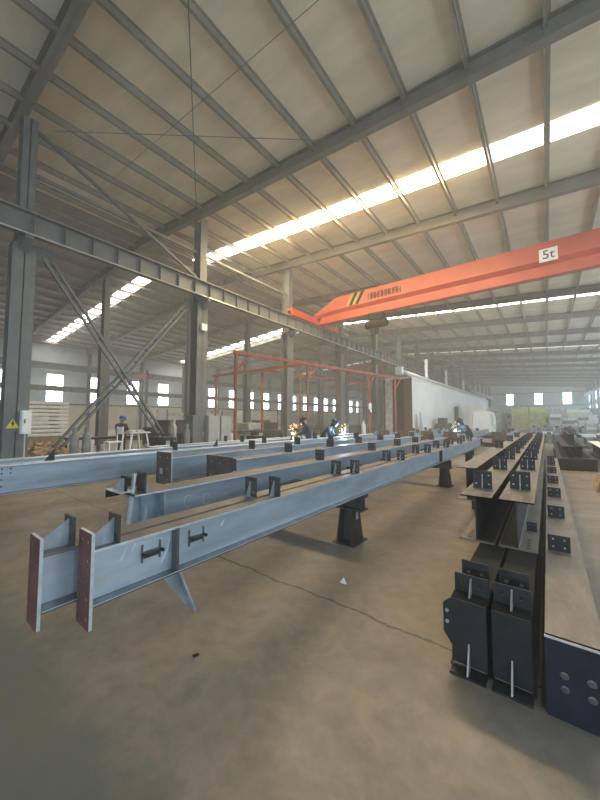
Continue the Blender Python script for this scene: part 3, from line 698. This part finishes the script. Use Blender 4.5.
def machine(x, y, lab, m='dark'):
    r = empty('welding_set', (x, y, 0), lab, 'welding machine', 'welding sets')
    MB().box((-.25, -.22, .12), (.25, .22, .95)).build('case', m, r)
    MB().box((.25, -.17, .5), (.262, .17, .85)).build('control_panel', 'grey_cab', r)
    for k in (-1, 1):
        MB().tube([(.2, .18 * k, .1), (.2, .24 * k, .1)], .1, 12).build('wheel', 'black', r); MB().tube([(-.2, .18 * k, .1), (-.2, .24 * k, .1)], .1, 12).build('wheel', 'black', r)
    MB().tube([(0, -.18, .95), (0, -.18, 1.05), (0, .18, 1.05), (0, .18, .95)], .018, 8).build('carry_handle', 'black', r)
machine(-11.4, 6.3, 'dark boxy welding set left of the pair near the brace foot'); machine(-10.75, 6.25, 'dark boxy welding set right of the pair near the brace foot')
machine(-9.0, 8.9, 'dark welding set between the cabinets and the orange post')
machine(-12.6, 12.6, 'dark welding set at the foot of the third column')
# white chair frame and sawhorse bench by the worker
r = empty('metal_chair', (-11.4, 4.75, 0), 'white metal chair frame left of the worker in the blue helmet', 'chair')
for x, y, h in ((-.2, -.2, .85), (.2, -.2, .85), (-.2, .2, 1.35), (.2, .2, 1.35)): MB().tube([(x, y, 0), (x, y, h)], .02, 8).build('leg', 'white', r)
MB().box((-.22, -.22, .83), (.22, .22, .87)).build('seat', 'white', r); MB().box((-.2, .185, 1.1), (.2, .215, 1.33)).build('backrest', 'white', r)
r = empty('sawhorse', (-11.6, 5.55, 0), 'pale sawhorse bench beside the worker in the blue helmet', 'sawhorse')
MB().box((-.4, -.35, 1.1), (.4, .35, 1.15)).build('top', 'pipe', r)
for sx in (-1, 1):
    for sy in (-1, 1): MB().bar((sx * .3, sy * .25, 1.1), (sx * .38, sy * .42, 0), .05, .05).build('leg', 'white', r)
    MB().bar((sx * .36, -.38, .4), (sx * .36, .38, .4), .04, .04).build('stretcher', 'white', r)
for k in range(7):
    a = k * .9; o = tag(MB().lathe([(.05, 0), (.09, .01), (.09, .05), (.05, .06)], n=12).build('pipe_flange', 'pipe', None, (-11.6 + .22 * math.cos(a), 5.55 + .2 * math.sin(a), 1.15)), 'round metal fitting lying on the sawhorse bench', 'fitting', 'fittings on the sawhorse bench', 'thing')
# long cream partition sheets and stock against the left wall
for k, (y0, y1, h, m, lab) in enumerate(((4.0, 9.0, 2.3, 'panel', 'leftmost cream sheet stack far behind the worker'), (18.5, 26, 2.3, 'bundle', 'grey stock rack far behind the orange post'), (27, 33, 2.6, 'panel', 'white sheet stack far behind the welders'), (34.5, 44, 2.2, 'bundle', 'long grey stock rack in the far left bay'))):
    r = empty('stock_rack', (-33 if k < 2 else -30, y0, 0), lab, 'stock rack')
    for j in range(5): MB().box((-.9, 0, h * j / 5 + .06), (.9, y1 - y0, h * (j + 1) / 5)).build('sheet_layer', m, r)
    for y in (0.1, y1 - y0 - .1):
        for x in (-1, 1): MB().box((x - .06, y - .06, 0), (x + .06, y + .06, h + .3)).build('rack_post', 'frame', r)
def workbench(x, y, l, lab, m='dark'):
    r = empty('workbench', (x, y, 0), lab, 'workbench')
    MB().box((-.4, 0, .8), (.4, l, .88)).build('top', m, r)
    for a in (-.34, .34):
        for b in (.06, l - .06): MB().box((a - .03, b - .03, 0), (a + .03, b + .03, .8)).build('leg', m, r)
    MB().box((-.38, .1, .2), (.38, l - .1, .24)).build('shelf', m, r)
    for k in range(3): MB().box((-.2, .3 + k * l * .3, .24), (.2, .6 + k * l * .3, .5 + .08 * k)).build('bin', 'bundle', r)
workbench(-14.5, 4.4, 2.6, 'dark workbench behind the worker in the blue helmet')
workbench(-14.8, 8.3, 3, 'dark workbench behind the grey cabinets'); workbench(-15, 12.5, 3.5, 'dark workbench behind the third column'); workbench(-15, 18, 4, 'dark workbench far behind the welders')
# coil of cable by the orange post
r = empty('cable_reel', (-12.9, 10.6, 0), 'round cable reel on the floor behind the first orange post', 'cable reel')
for x in (-.2, .2): MB().tube([(x - .02, 0, .5), (x + .02, 0, .5)], .5, 20).build('side_disc', 'pipe', r)
MB().tube([(-.18, 0, .5), (.18, 0, .5)], .36, 18).build('cable_winding', 'black', r)

CL = [('drum', 'dark oil drum', 'dark'), ('crate', 'dark steel crate', 'trestle'), ('pallet_stack', 'grey pallet stack', 'bundle'), ('parts_bin', 'pale parts bin', 'panel'), ('plate_pack', 'rusty plate pack', 'brown')]
rc = random.Random(11)
spots = [(x, 5.0 + 2.6 * j + rc.uniform(-.5, .5)) for j in range(12) for x in (-15.9 - rc.uniform(0, .8), -18.3 - rc.uniform(0, 1.0), -25.2 - rc.uniform(0, 1.2))]
for i, (x, y) in enumerate(spots):
    if y < 8.5: continue
    nm, lb, m = CL[rc.randrange(5)]; hh = rc.uniform(.7, 1.5); row = 'near row' if x > -17 else 'middle row' if x > -20 else 'far row'
    o = MB()
    if nm == 'drum': o.lathe([(.3, 0), (.31, .3), (.29, .32), (.31, .6), (.3, .9), (.27, .9)], n=16)
    elif nm == 'crate':
        o.box((-.6, -.7, .1), (.6, .7, hh)).box((-.65, -.75, hh), (.65, .75, hh + .06))
        for sx in (-1, 1):
            for sy in (-1, 1): o.box((sx * .62 - .05, sy * .72 - .05, 0), (sx * .62 + .05, sy * .72 + .05, hh))
    elif nm == 'pallet_stack':
        for q in range(int(hh / .15)): o.box((-.6, -.7, q * .15 + .1), (.6, .7, q * .15 + .14)).box((-.6, -.7, q * .15), (-.5, .7, q * .15 + .1)).box((.5, -.7, q * .15), (.6, .7, q * .15 + .1)).box((-.05, -.7, q * .15), (.05, .7, q * .15 + .1))
    elif nm == 'parts_bin': o.box((-.5, -.6, .1), (.5, .6, .16)).box((-.5, -.6, .1), (-.45, .6, hh)).box((.45, -.6, .1), (.5, .6, hh * .7)).box((-.45, -.6, .1), (.45, -.55, hh)).box((-.45, .55, .1), (.45, .6, hh)).box((-.45, -.5, 0), (.45, -.4, .1)).box((-.45, .4, 0), (.45, .5, .1))
    else:
        for q in range(5): o.box((-.5 + rc.uniform(0, .1), -.9 + rc.uniform(0, .2), q * hh / 6), (.5, .9, q * hh / 6 + hh / 7))
    tag(o.build(nm, m, None, (x, y, 0)), lb + ' among the workshop stock of the left bay, ' + row, nm.replace('_', ' '), lb + ' stock in the left bay, ' + row, 'thing')
# ------------------------------------------------------------------ white panel enclosure
r = empty('panel_enclosure', (-9.6, 25.5, 0), 'long white panel-walled enclosure in the middle distance', 'enclosure')
MB().box((1.05, .15, .05), (1.15, 42, 4.85)).build('side_wall', 'panel', r)
MB().box((-1.2, .1, 4.85), (1.2, 42, 4.95)).build('roof_panel', 'panel', r)
MB().box((-1.15, .15, .05), (-1.05, 42, 4.85)).build('rear_wall', 'panel', r)
MB().box((1.0, 0, 0), (1.17, .15, 4.9)).build('door_post', 'brown', r); MB().box((-1.17, 0, 0), (-1.0, .15, 4.9)).build('door_post', 'brown', r)
MB().box((-1.0, .02, 0), (-.42, .12, 4.85)).build('door_leaf', 'bundle', r)['label'] = 'grey door leaf folded to the left'
MB().box((.55, .02, 0), (1.0, .12, 4.85)).build('door_leaf', 'red', r)['label'] = 'narrow red-brown door leaf on the right'
MB().box((-.45, .3, 0), (.6, .36, 4.85)).build('dark_gap_sheet', 'black', r)['label'] = 'dark sheet for the shaded doorway gap'  # black sheet added to imitate the dark gap between the leaves
for k in range(1, 11): MB().box((1.15, k * 3.9, .05), (1.158, k * 3.9 + .04, 4.85)).build('panel_joint', 'sheet', r)
t = empty('duct_pipe', (-9.0, 24.6, 5.35), 'pale round pipe running along the top of the white enclosure', 'pipe')
MB().tube([(0, 0, 0), (0, 44, 0)], .17, 12).build('pipe_run', 'pipe', t, smooth=True); MB().box((-.25, -.3, -.3), (.25, .1, .3)).build('end_cap', 'white', t)
for k in range(8): MB().box((-.05, 1.2 + k * 5.6, -.4), (.05, 1.3 + k * 5.6, -.12)).build('pipe_support', 'frame', t)
for k, (y, h) in enumerate(((33.0, 7.0), (41, 6.8), (51, 6.6))):
    r = empty('vent_stack', (-9.4, y, 4.95), 'pale upright vent pipe on the enclosure roof, %s' % ('nearest of three', 'middle of three', 'furthest of three')[k], 'vent pipe')
    MB().tube([(0, 0, 0), (0, 0, h - 4.4)], .14, 10).build('pipe', 'sheet', r); MB().tube([(0, 0, h - 4.4), (.5, .3, h - 4.4)], .05, 8).build('outlet', 'frame', r)
tag(MB().prism([(0, 0), (1.2, 0), (.5, 2.1), (.1, 2.2)], 0, -8.4, -8.36).build('leaning_plate', 'steel_plate', None, (.25, 26.3, 0)), 'grey plate leaning against the near end of the white wall', 'plate', None, 'thing')
tag(MB().box((0, 0, 0), (.8, 2.6, 1.2)).box((.1, .3, 1.2), (.7, 1.4, 1.7)).build('machine_block', 'trestle', None, (-8.1, 31, 0)), 'dark machine block standing in front of the white wall', 'machine', None, 'thing')
tag(MB().box((0, 0, 0), (.3, .5, 3.0)).build('dark_locker', 'trestle', None, (-8.35, 40, 0)), 'tall dark narrow locker against the white wall behind the welder', 'locker', None, 'thing')
# rounded white machine housing and box beyond the wall's end
r = empty('machine_housing', (-4.9, 37.2, 0), 'white rounded machine housing beyond the third welder', 'machine')
MB().prism([(-1.1, .3), (.75, .3), (.78, 1.7), (.62, 2.25), (.3, 2.42), (-1.0, 2.42)], 1, -.9, .9).build('cover', 'white', r)
MB().prism([(.60, .9), (.80, .9), (.80, 1.72), (.66, 2.2), (.5, 2.2)], 1, -.92, -.9).build('side_glazing', 'wall', r)
MB().box((-1.0, -.8, 0), (.7, .8, .3)).build('base', 'black', r)
MB().prism([(-1.3, .4), (-1.12, .4), (-1.12, 2.0), (-1.2, 2.1)], 1, -.85, .85).build('rear_guard', 'panel', r)
tag(MB().box((-.9, -.9, 0), (.9, 1.4, 3.4)).build('white_crate', 'panel', None, (-6.6, 42.5, 0)), 'large pale crate standing behind the rounded white housing', 'crate', None, 'thing')

# ------------------------------------------------------------------ far stacks of stock
def stack(x0, x1, y0, y1, z0, z1, rows, m, lab, cat='bundle', group=None, name='stock_bundle'):
    h = (z1 - z0) / rows
    for k in range(rows):
        o = MB()
        o.box((x0 + random.uniform(-.08, .08), y0 + random.uniform(-.1, .1), z0 + k * h), (x1 + random.uniform(-.08, .08), y1, z0 + (k + 1) * h - .03))
        b = o.build(name, m); tag(b, lab, cat, group or lab.split(',')[0], 'thing')
        MB().box((x0 + .4, y0 - .12, z0 + k * h), (x0 + .48, y0 - .09, z0 + (k + 1) * h - .03)).build('strap', 'white', b)
stack(-4.2, -2.1, 57, 61, 0, 3.3, 3, 'insul', 'yellow-green insulation bundle in the left tall stack at the far end')
stack(-1.95, -.1, 58, 62, 0, 3.35, 3, 'insul', 'yellow insulation bundle in the right tall stack at the far end')
stack(-7.6, -5.4, 56, 61, 0, 2.6, 5, 'bundle', 'grey flat bundle left of the yellow stacks')
stack(-8.5, -4.0, 68, 73, 0, 3.9, 4, 'panel', 'pale panel bundle behind the yellow stacks')
stack(-3.6, 0.4, 69, 74, 0, 3.9, 4, 'bundle', 'grey-white panel bundle behind the yellow stacks, right part')
stack(.2, 2.0, 52, 56, 0, 2.9, 4, 'bundle', 'mixed grey bundle right of the yellow stacks')
stack(.9, 5.2, 62, 66, 0, 2.6, 3, 'insul2', 'pale olive insulation bundle by the right wall')
stack(4.6, 7.2, 70, 76, 0, 3.4, 3, 'bluegrey', 'blue-grey bundle by the far right wall')
stack(1.2, 5.0, 62.4, 65, 2.58, 3.0, 1, 'white', 'white slab bundle behind the olive insulation')
rf = random.Random(5)
for x0, y0, nx, nz in ((.3, 45, 2, 6), (2.3, 57, 3, 6), (-7.4, 62.5, 2, 9), (-5.2, 62.5, 3, 9), (-1.8, 63.5, 2, 10), (.2, 57.5, 2, 8), (3.6, 50, 2, 5)):
    for i in range(nx):
        for k in range(rf.randrange(nz - 2, nz + 1)):
            h = .36; w = rf.uniform(.8, 1.0)
            o = MB().box((0, 0, 0), (w, rf.uniform(1.6, 2.4), h - .04)).box((.1, .1, h - .04), (.2, 1.5, h)).box((w - .2, .1, h - .04), (w - .1, 1.5, h))
            tag(o.build('stock_pack', rf.choice(['panel', 'bundle', 'sheet', 'bluegrey', 'white']), None, (x0 + i * 1.05, y0 + rf.uniform(0, .3), k * h)), 'small mixed grey or white pack piled in the far stock area', 'pack', 'mixed packs in the far stock area', 'thing')
def lowbeams(x, y, n, lab, m='bluegrey', z=0):
    for k in range(n):
        r, L, h = ibeam(lab, x + k * .42, .3, z, z + .55, y + .4 * (k % 2), y + 8, lab, m, m, m, tf=.02, name='stock_beam')
        MB().box((-.15, -.015, 0), (.15, 0, h)).build('end_plate', m, r)
        if k % 2 == 0: MB().box((-.1, .6, h), (.1, 1.1, h + .16)).build('cleat', 'dark', r)
lowbeams(-1.6, 26.6, 6, 'blue-grey beam lying in the row beyond the dark pile')
lowbeams(1.4, 23.2, 5, 'blue-grey beam lying in the right-hand row beyond the pile')
lowbeams(-1.0, 35, 9, 'blue-grey beam lying in the last row before the yellow stacks', z=.3)
lowbeams(2.4, 14.5, 4, 'dark blue-grey beam by the right wall', z=.0)
for y in (36.2, 41.5): tag(MB().box((-1.3, 0, 0), (2.6, .3, .3)).build('bearer_timber', 'wood', None, (0, y, 0)), 'timber bearer under the last row of beams, %s one' % ('nearer' if y < 40 else 'further'), 'bearer', None, 'thing')
for x, y, z, s, lab in ((1.5, 25.2, .55, .5, 'white box lying on the right-hand blue-grey row'), (-.3, 28.9, .55, .4, 'pale box lying on the left blue-grey row'), (2.5, 27, .55, .6, 'long white board on the right-hand blue-grey row')):
    tag(MB().box((0, 0, 0), (s * 1.5, s, .15)).build('board', 'white', None, (x, y, z)), lab, 'board', None, 'thing')

# ------------------------------------------------------------------ people
def person(loc, rz, lab, pose, top, legs, hat, torch=True):
    """One continuous skinned body; joints in metres, facing +y before rotation."""
    J = pose; r = empty('person', loc, lab, 'person', None, rz)
    vs, es, rad = [], [], []
    def chain(pts, start=None):
        prev = start
        for p, q in pts:
            vs.append(Vector(p)); rad.append(q if isinstance(q, tuple) else (q, q))
            if prev is not None: es.append((prev, len(vs) - 1))
            prev = len(vs) - 1
        return prev
    pel = chain([(J['pelvis'], (.175, .135))])
    ch = chain([(J['waist'], (.17, .135)), (J['chest'], (.19, .15)), (J['neckb'], (.085, .075))], pel)
    chest = ch - 1
    chain([(J['neck'], .055), (J['head'], (.085, .095)), (J['crown'], (.07, .08))], ch)
    hands = []
    for s in ('l', 'r'):
        sh, el, wr, kn = J[s + 'sh'], J[s + 'el'], J[s + 'wr'], J[s + 'kn']
        w = chain([(sh, .08), (el, .06), (wr, .038)], chest)
        d = (Vector(wr) - Vector(el)).normalized(); side = d.cross(Vector((0, 0, 1))).normalized() if abs(d.z) < .95 else Vector((1, 0, 0))
        nm = side.cross(d)
        pm = Vector(wr) + d * .07; palm = chain([(pm, (.035, .02))], w); hands.append(pm)
        for k in range(4):
            a = pm + d * .03 + side * (k - 1.5) * .021; ln = (.035, .042, .038, .028)[k]
            chain([(a, .010), (a + d * ln - nm * .012, .009), (a + d * ln * 1.4 - nm * .04, .008)], palm)
        sg = 1 if s == 'l' else -1
        chain([(Vector(wr) + d * .04 + side * sg * .035, .011), (Vector(wr) + d * .085 + side * sg * .05 - nm * .02, .009)], w)
        chain([(J[s + 'hip'], .095), (kn, .065), (J[s + 'an'], .045), (J[s + 'toe'], (.045, .035))], pel)
    me = bpy.data.meshes.new('body'); me.from_pydata([tuple(v) for v in vs], es, []); me.update()
    o = bpy.data.objects.new('body', me); COL.objects.link(o)
    o.modifiers.new('skin', 'SKIN'); sm = o.modifiers.new('sub', 'SUBSURF'); sm.levels = 1; sm.render_levels = 1
    for i, q in enumerate(rad): me.skin_vertices[0].data[i].radius = q
    me.skin_vertices[0].data[0].use_root = True
    bpy.context.view_layer.update()
    me2 = bpy.data.meshes.new_from_object(o.evaluated_get(bpy.context.evaluated_depsgraph_get()))
    bpy.data.objects.remove(o)
    b = bpy.data.objects.new('body', me2); COL.objects.link(b); b.parent = r
    me2.materials.clear()
    for m in ('skin', top, legs, 'boot'): me2.materials.append(M[m])
    hd, nk = Vector(J['head']), Vector(J['neck']); pl_ = Vector(J['pelvis'])
    bones = []
    for s in ('l', 'r'):
        bones += [(J[s + 'hip'], J[s + 'kn'], 2), (J[s + 'kn'], J[s + 'an'], 2), (J[s + 'an'], J[s + 'toe'], 3), (J[s + 'sh'], J[s + 'el'], 1), (J[s + 'el'], J[s + 'wr'], 1)]
        wv, ev = Vector(J[s + 'wr']), Vector(J[s + 'el']); bones.append((wv + (wv - ev).normalized() * .02, wv + (wv - ev).normalized() * .2, 0))
    bones += [(J['pelvis'], J['waist'], 1), (J['waist'], J['neckb'], 1), (J['neck'], J['crown'], 0)]
    for p in me2.polygons:
        p.use_smooth = True; best = 9
        for a, c, mi in bones:
            a = Vector(a); c = Vector(c); t = max(0, min(1, (p.center - a).dot(c - a) / (c - a).length_squared)); dd = (p.center - a - (c - a) * t).length
            if dd < best: best = dd; p.material_index = mi
    # face
    fw = Vector(J['face']).normalized(); up = (Vector(J['crown']) - nk).normalized(); sd = fw.cross(up).normalized(); c = hd
    for s in (-1, 1):
        MB().lathe([(.002, -.012), (.011, -.004), (.011, .004), (.002, .012)], c + fw * .093 + sd * s * .032 + up * .02, 8).build('eye', 'white', r)
        MB().tube([c + sd * s * .088 + up * .03, c + sd * s * .095 - up * .03], .014, 6).build('ear', 'skin', r)
    MB().tube([c + fw * .088 + up * .02, c + fw * .112 - up * .012], [.008, .014], 6).build('nose', 'skin', r)
    MB().tube([c + fw * .092 - up * .045 - sd * .022, c + fw * .092 - up * .045 + sd * .022], .006, 6).build('mouth', 'red', r)
    if hat == 'helmet':
        m = MB(); n = 14; rings = [(.118, .03), (.116, .07), (.098, .11), (.06, .138), (.01, .146)]
        vv = []; ff = []
        for q, z in rings:
            for k in range(n): a = 2 * math.pi * k / n; vv.append(c + up * z + (fw * math.cos(a) * 1.1 + sd * math.sin(a)) * q)
        for i in range(len(rings) - 1):
            for k in range(n): ff.append((i * n + k, i * n + (k + 1) % n, (i + 1) * n + (k + 1) % n, (i + 1) * n + k))
        ff.append(tuple((len(rings) - 1) * n + k for k in range(n))); m.poly(vv, ff)
        hh = m.build('safety_helmet', 'hat', r, smooth=True)
        MB().poly([c + up * .035 + fw * .11 - sd * .08, c + up * .035 + fw * .11 + sd * .08, c + up * .025 + fw * .175 + sd * .05, c + up * .025 + fw * .175 - sd * .05, c + up * .045 + fw * .11 - sd * .08, c + up * .045 + fw * .11 + sd * .08, c + up * .033 + fw * .175 + sd * .05, c + up * .033 + fw * .175 - sd * .05],
                  [(3, 2, 1, 0), (4, 5, 6, 7), (0, 1, 5, 4), (1, 2, 6, 5), (2, 3, 7, 6), (3, 0, 4, 7)]).build('brim', 'hat', hh)
    else:
        m = MB(); vv = []; ff = []; n = 9
        for q, z in ((.112, -.14), (.135, -.08), (.135, .04), (.115, .10), (.06, .145)):
            for k in range(n): a = -1.75 + 3.5 * k / (n - 1); vv.append(c + up * z + (fw * math.cos(a) * 1.12 + sd * math.sin(a)) * q)
        for i in range(4):
            for k in range(n - 1): ff.append((i * n + k, i * n + k + 1, (i + 1) * n + k + 1, (i + 1) * n + k))
        m.poly(vv, ff); hh = m.build('welding_mask', 'visor', r, smooth=True); sol = hh.modifiers.new('thick', 'SOLIDIFY'); sol.thickness = .006
        MB().poly([c + fw * .153 + up * a + sd * b_ for a, b_ in ((.0, -.05), (.0, .05), (.06, .05), (.06, -.05))] + [c + fw * .145 + up * a + sd * b_ for a, b_ in ((.0, -.05), (.0, .05), (.06, .05), (.06, -.05))],
                  [(0, 1, 2, 3), (7, 6, 5, 4), (0, 4, 5, 1), (1, 5, 6, 2), (2, 6, 7, 3), (3, 7, 4, 0)]).build('lens_window', 'black', hh)
        MB().lathe([(.112, .02), (.108, .07), (.085, .115), (.03, .14), (.005, .142)], c, 12).build('cloth_cap', top, r, smooth=True)
    return r, hands
stand = dict(pelvis=(0, 0, .92), waist=(0, .0, 1.08), chest=(0, .01, 1.28), neckb=(0, .02, 1.42), neck=(0, .03, 1.47), head=(0, .06, 1.58), crown=(0, .06, 1.66), face=(0, 1, -.25),
    lsh=(-.19, .01, 1.37), lel=(-.24, .10, 1.12), lwr=(-.14, .30, 1.08), rsh=(.19, .01, 1.37), rel=(.24, .10, 1.12), rwr=(.14, .30, 1.08),
    lhip=(-.1, 0, .86), lkn=(-.11, .04, .48), lan=(-.11, 0, .08), ltoe=(-.12, .17, .045), rhip=(.1, 0, .86), rkn=(.11, .02, .48), ran=(.11, -.04, .08), rtoe=(.12, .13, .045))
bent = dict(stand, pelvis=(0, -.08, .90), waist=(0, .02, 1.05), chest=(0, .17, 1.21), neckb=(0, .28, 1.32), neck=(0, .33, 1.36), head=(0, .42, 1.43), crown=(0, .47, 1.50), face=(0, .85, -.75),
    lsh=(-.19, .21, 1.28), lel=(-.25, .30, 1.03), lwr=(-.11, .50, .98), rsh=(.19, .21, 1.28), rel=(.25, .30, 1.03), rwr=(.11, .52, .98), lhip=(-.1, -.07, .85), rhip=(.1, -.07, .85), lkn=(-.11, .04, .48), rkn=(.12, .0, .47))
lean = dict(stand, waist=(0, .03, 1.08), chest=(0, .09, 1.28), neckb=(0, .15, 1.41), neck=(0, .18, 1.46), head=(0, .24, 1.56), crown=(0, .27, 1.64), face=(0, .8, -.6), lsh=(-.19, .10, 1.36), lel=(-.25, .20, 1.10), lwr=(-.12, .42, 1.10), rsh=(.19, .10, 1.36), rel=(.25, .20, 1.10), rwr=(.12, .42, 1.10))
bent = dict(bent, lwr=(-.11, .50, 1.06), rwr=(.11, .52, 1.06), head=(0, .40, 1.49), crown=(0, .45, 1.56), neck=(0, .32, 1.40))
def torch(tip, hand, lab):
    tip = Vector(tip); hand = Vector(hand); d = (hand - tip).normalized()
    r = empty('welding_torch', tip, lab, 'welding torch')
    MB().tube([(0, 0, 0), d * .06], [.006, .012], 8).build('nozzle', 'bolt', r); MB().tube([d * .06, hand - tip + d * .05], .014, 8).build('handle', 'black', r)
    MB().tube([hand - tip + d * .05, hand - tip + d * .15 + Vector((0, 0, -.2)), hand - tip + d * .2 + Vector((0, 0, -.6))], .012, 6).build('hose', 'black', r)
def arc(tip, lab, cool, n, seed, power=None):
    rnd = random.Random(seed); tip = Vector(tip)
    a = MB().lathe([(.002, -.03), (.03, -.012), (.034, .008), (.02, .025), (.002, .035)], tip, 10).build('welding_arc', 'arc' if cool else 'arc_hot', smooth=True); tag(a, lab, 'welding arc', None, 'thing')
    m = MB()
    for k in range(n):
        an = rnd.uniform(0, 6.28); q = rnd.uniform(.03, .17); p = tip + Vector((math.cos(an) * q, math.sin(an) * q, rnd.uniform(-.05, .42) * (1.1 - q * 3)))
        d = (p - tip).normalized(); m.bar(p, p + d * rnd.uniform(.012, .035), .006, .006)
    tag(m.build('spark_shower', 'spark'), 'orange sparks flying from the ' + lab.split(' ', 1)[1], 'sparks', None, 'stuff')
    l = bpy.data.lights.new('arc_light', 'POINT'); l.energy = power or (110 if cool else 25); l.color = (.45, .8, 1) if cool else (1, .7, .45); l.shadow_soft_size = .06
    lo = bpy.data.objects.new('arc_light', l); COL.objects.link(lo); lo.location = tip + Vector((0, 0, .08))
# worker with blue helmet
person((-12.6, 5.5, 0), R(-70), 'person in a blue safety helmet and dark work clothes standing by the sawhorse', stand, 'darkcloth', 'darkcloth', 'helmet')
def welder(x, y, rz, lab, tip, cool, tlab, alab, seed, cloth='denim', n=70, pose=None, power=None):
    p, hands = person((x, y, 0), rz, lab, pose or bent, cloth, 'darkcloth', 'mask')
    M_ = Matrix.Translation((x, y, 0)) @ Matrix.Rotation(rz, 4, 'Z'); hw = M_ @ hands[1]
    torch(tip, hw, tlab); arc(Vector(tip) + Vector((0, 0, .03)), alab, cool, n, seed, power)
welder(-6.45, 9.0, R(110), 'leftmost welder in dark blue clothes facing orange sparks', (-7.05, 8.80, 1.05), False, 'torch held by the leftmost welder', 'glowing orange arc of the leftmost welder', 1, n=22, pose=lean)
welder(-6.2, 9.45, R(-75), 'middle bent welder leaning over a beam behind a blue-white arc', (-5.55, 9.72, 1.08), True, 'torch held by the middle welder', 'bright blue-white arc of the middle welder', 2, 'denim', n=16)
welder(-2.72, 15.6, R(135), 'rightmost bent welder in dark clothes in front of the white wall', (-3.16, 15.15, 1.06), True, 'torch held by the rightmost welder', 'small blue arc of the rightmost welder', 3, 'darkcloth', 8, power=35)

# ------------------------------------------------------------------ light, haze, camera
w = bpy.data.worlds.new('world'); S.world = w; w.use_nodes = True
nt = w.node_tree; nt.nodes['Background'].inputs['Color'].default_value = (.75, .85, 1, 1); nt.nodes['Background'].inputs['Strength'].default_value = .3
vs_ = nt.nodes.new('ShaderNodeVolumeScatter'); vs_.inputs['Color'].default_value = (1, .97, .92, 1); vs_.inputs['Density'].default_value = .0065; vs_.inputs['Anisotropy'].default_value = .2
nt.links.new(vs_.outputs[0], nt.nodes['World Output'].inputs['Volume'])
cam = bpy.data.cameras.new('camera'); co = bpy.data.objects.new('camera', cam); COL.objects.link(co)
F_ = 322.0
cam.sensor_fit = 'VERTICAL'; cam.sensor_height = 36; cam.lens = 36 * F_ / 800; cam.clip_start = .05; cam.clip_end = 300
co.location = (0, 0, 1.6); co.rotation_euler = (R(90 + 3.377), 0, R(37.44))
S.camera = co
S.view_settings.view_transform = 'Standard'; S.view_settings.look = 'None'; S.view_settings.gamma = 1; S.view_settings.use_curve_mapping = False
S.view_settings.exposure = -.13
S.cycles.use_denoising = True
S.cycles.max_bounces = 10; S.cycles.diffuse_bounces = 6; S.cycles.volume_bounces = 2
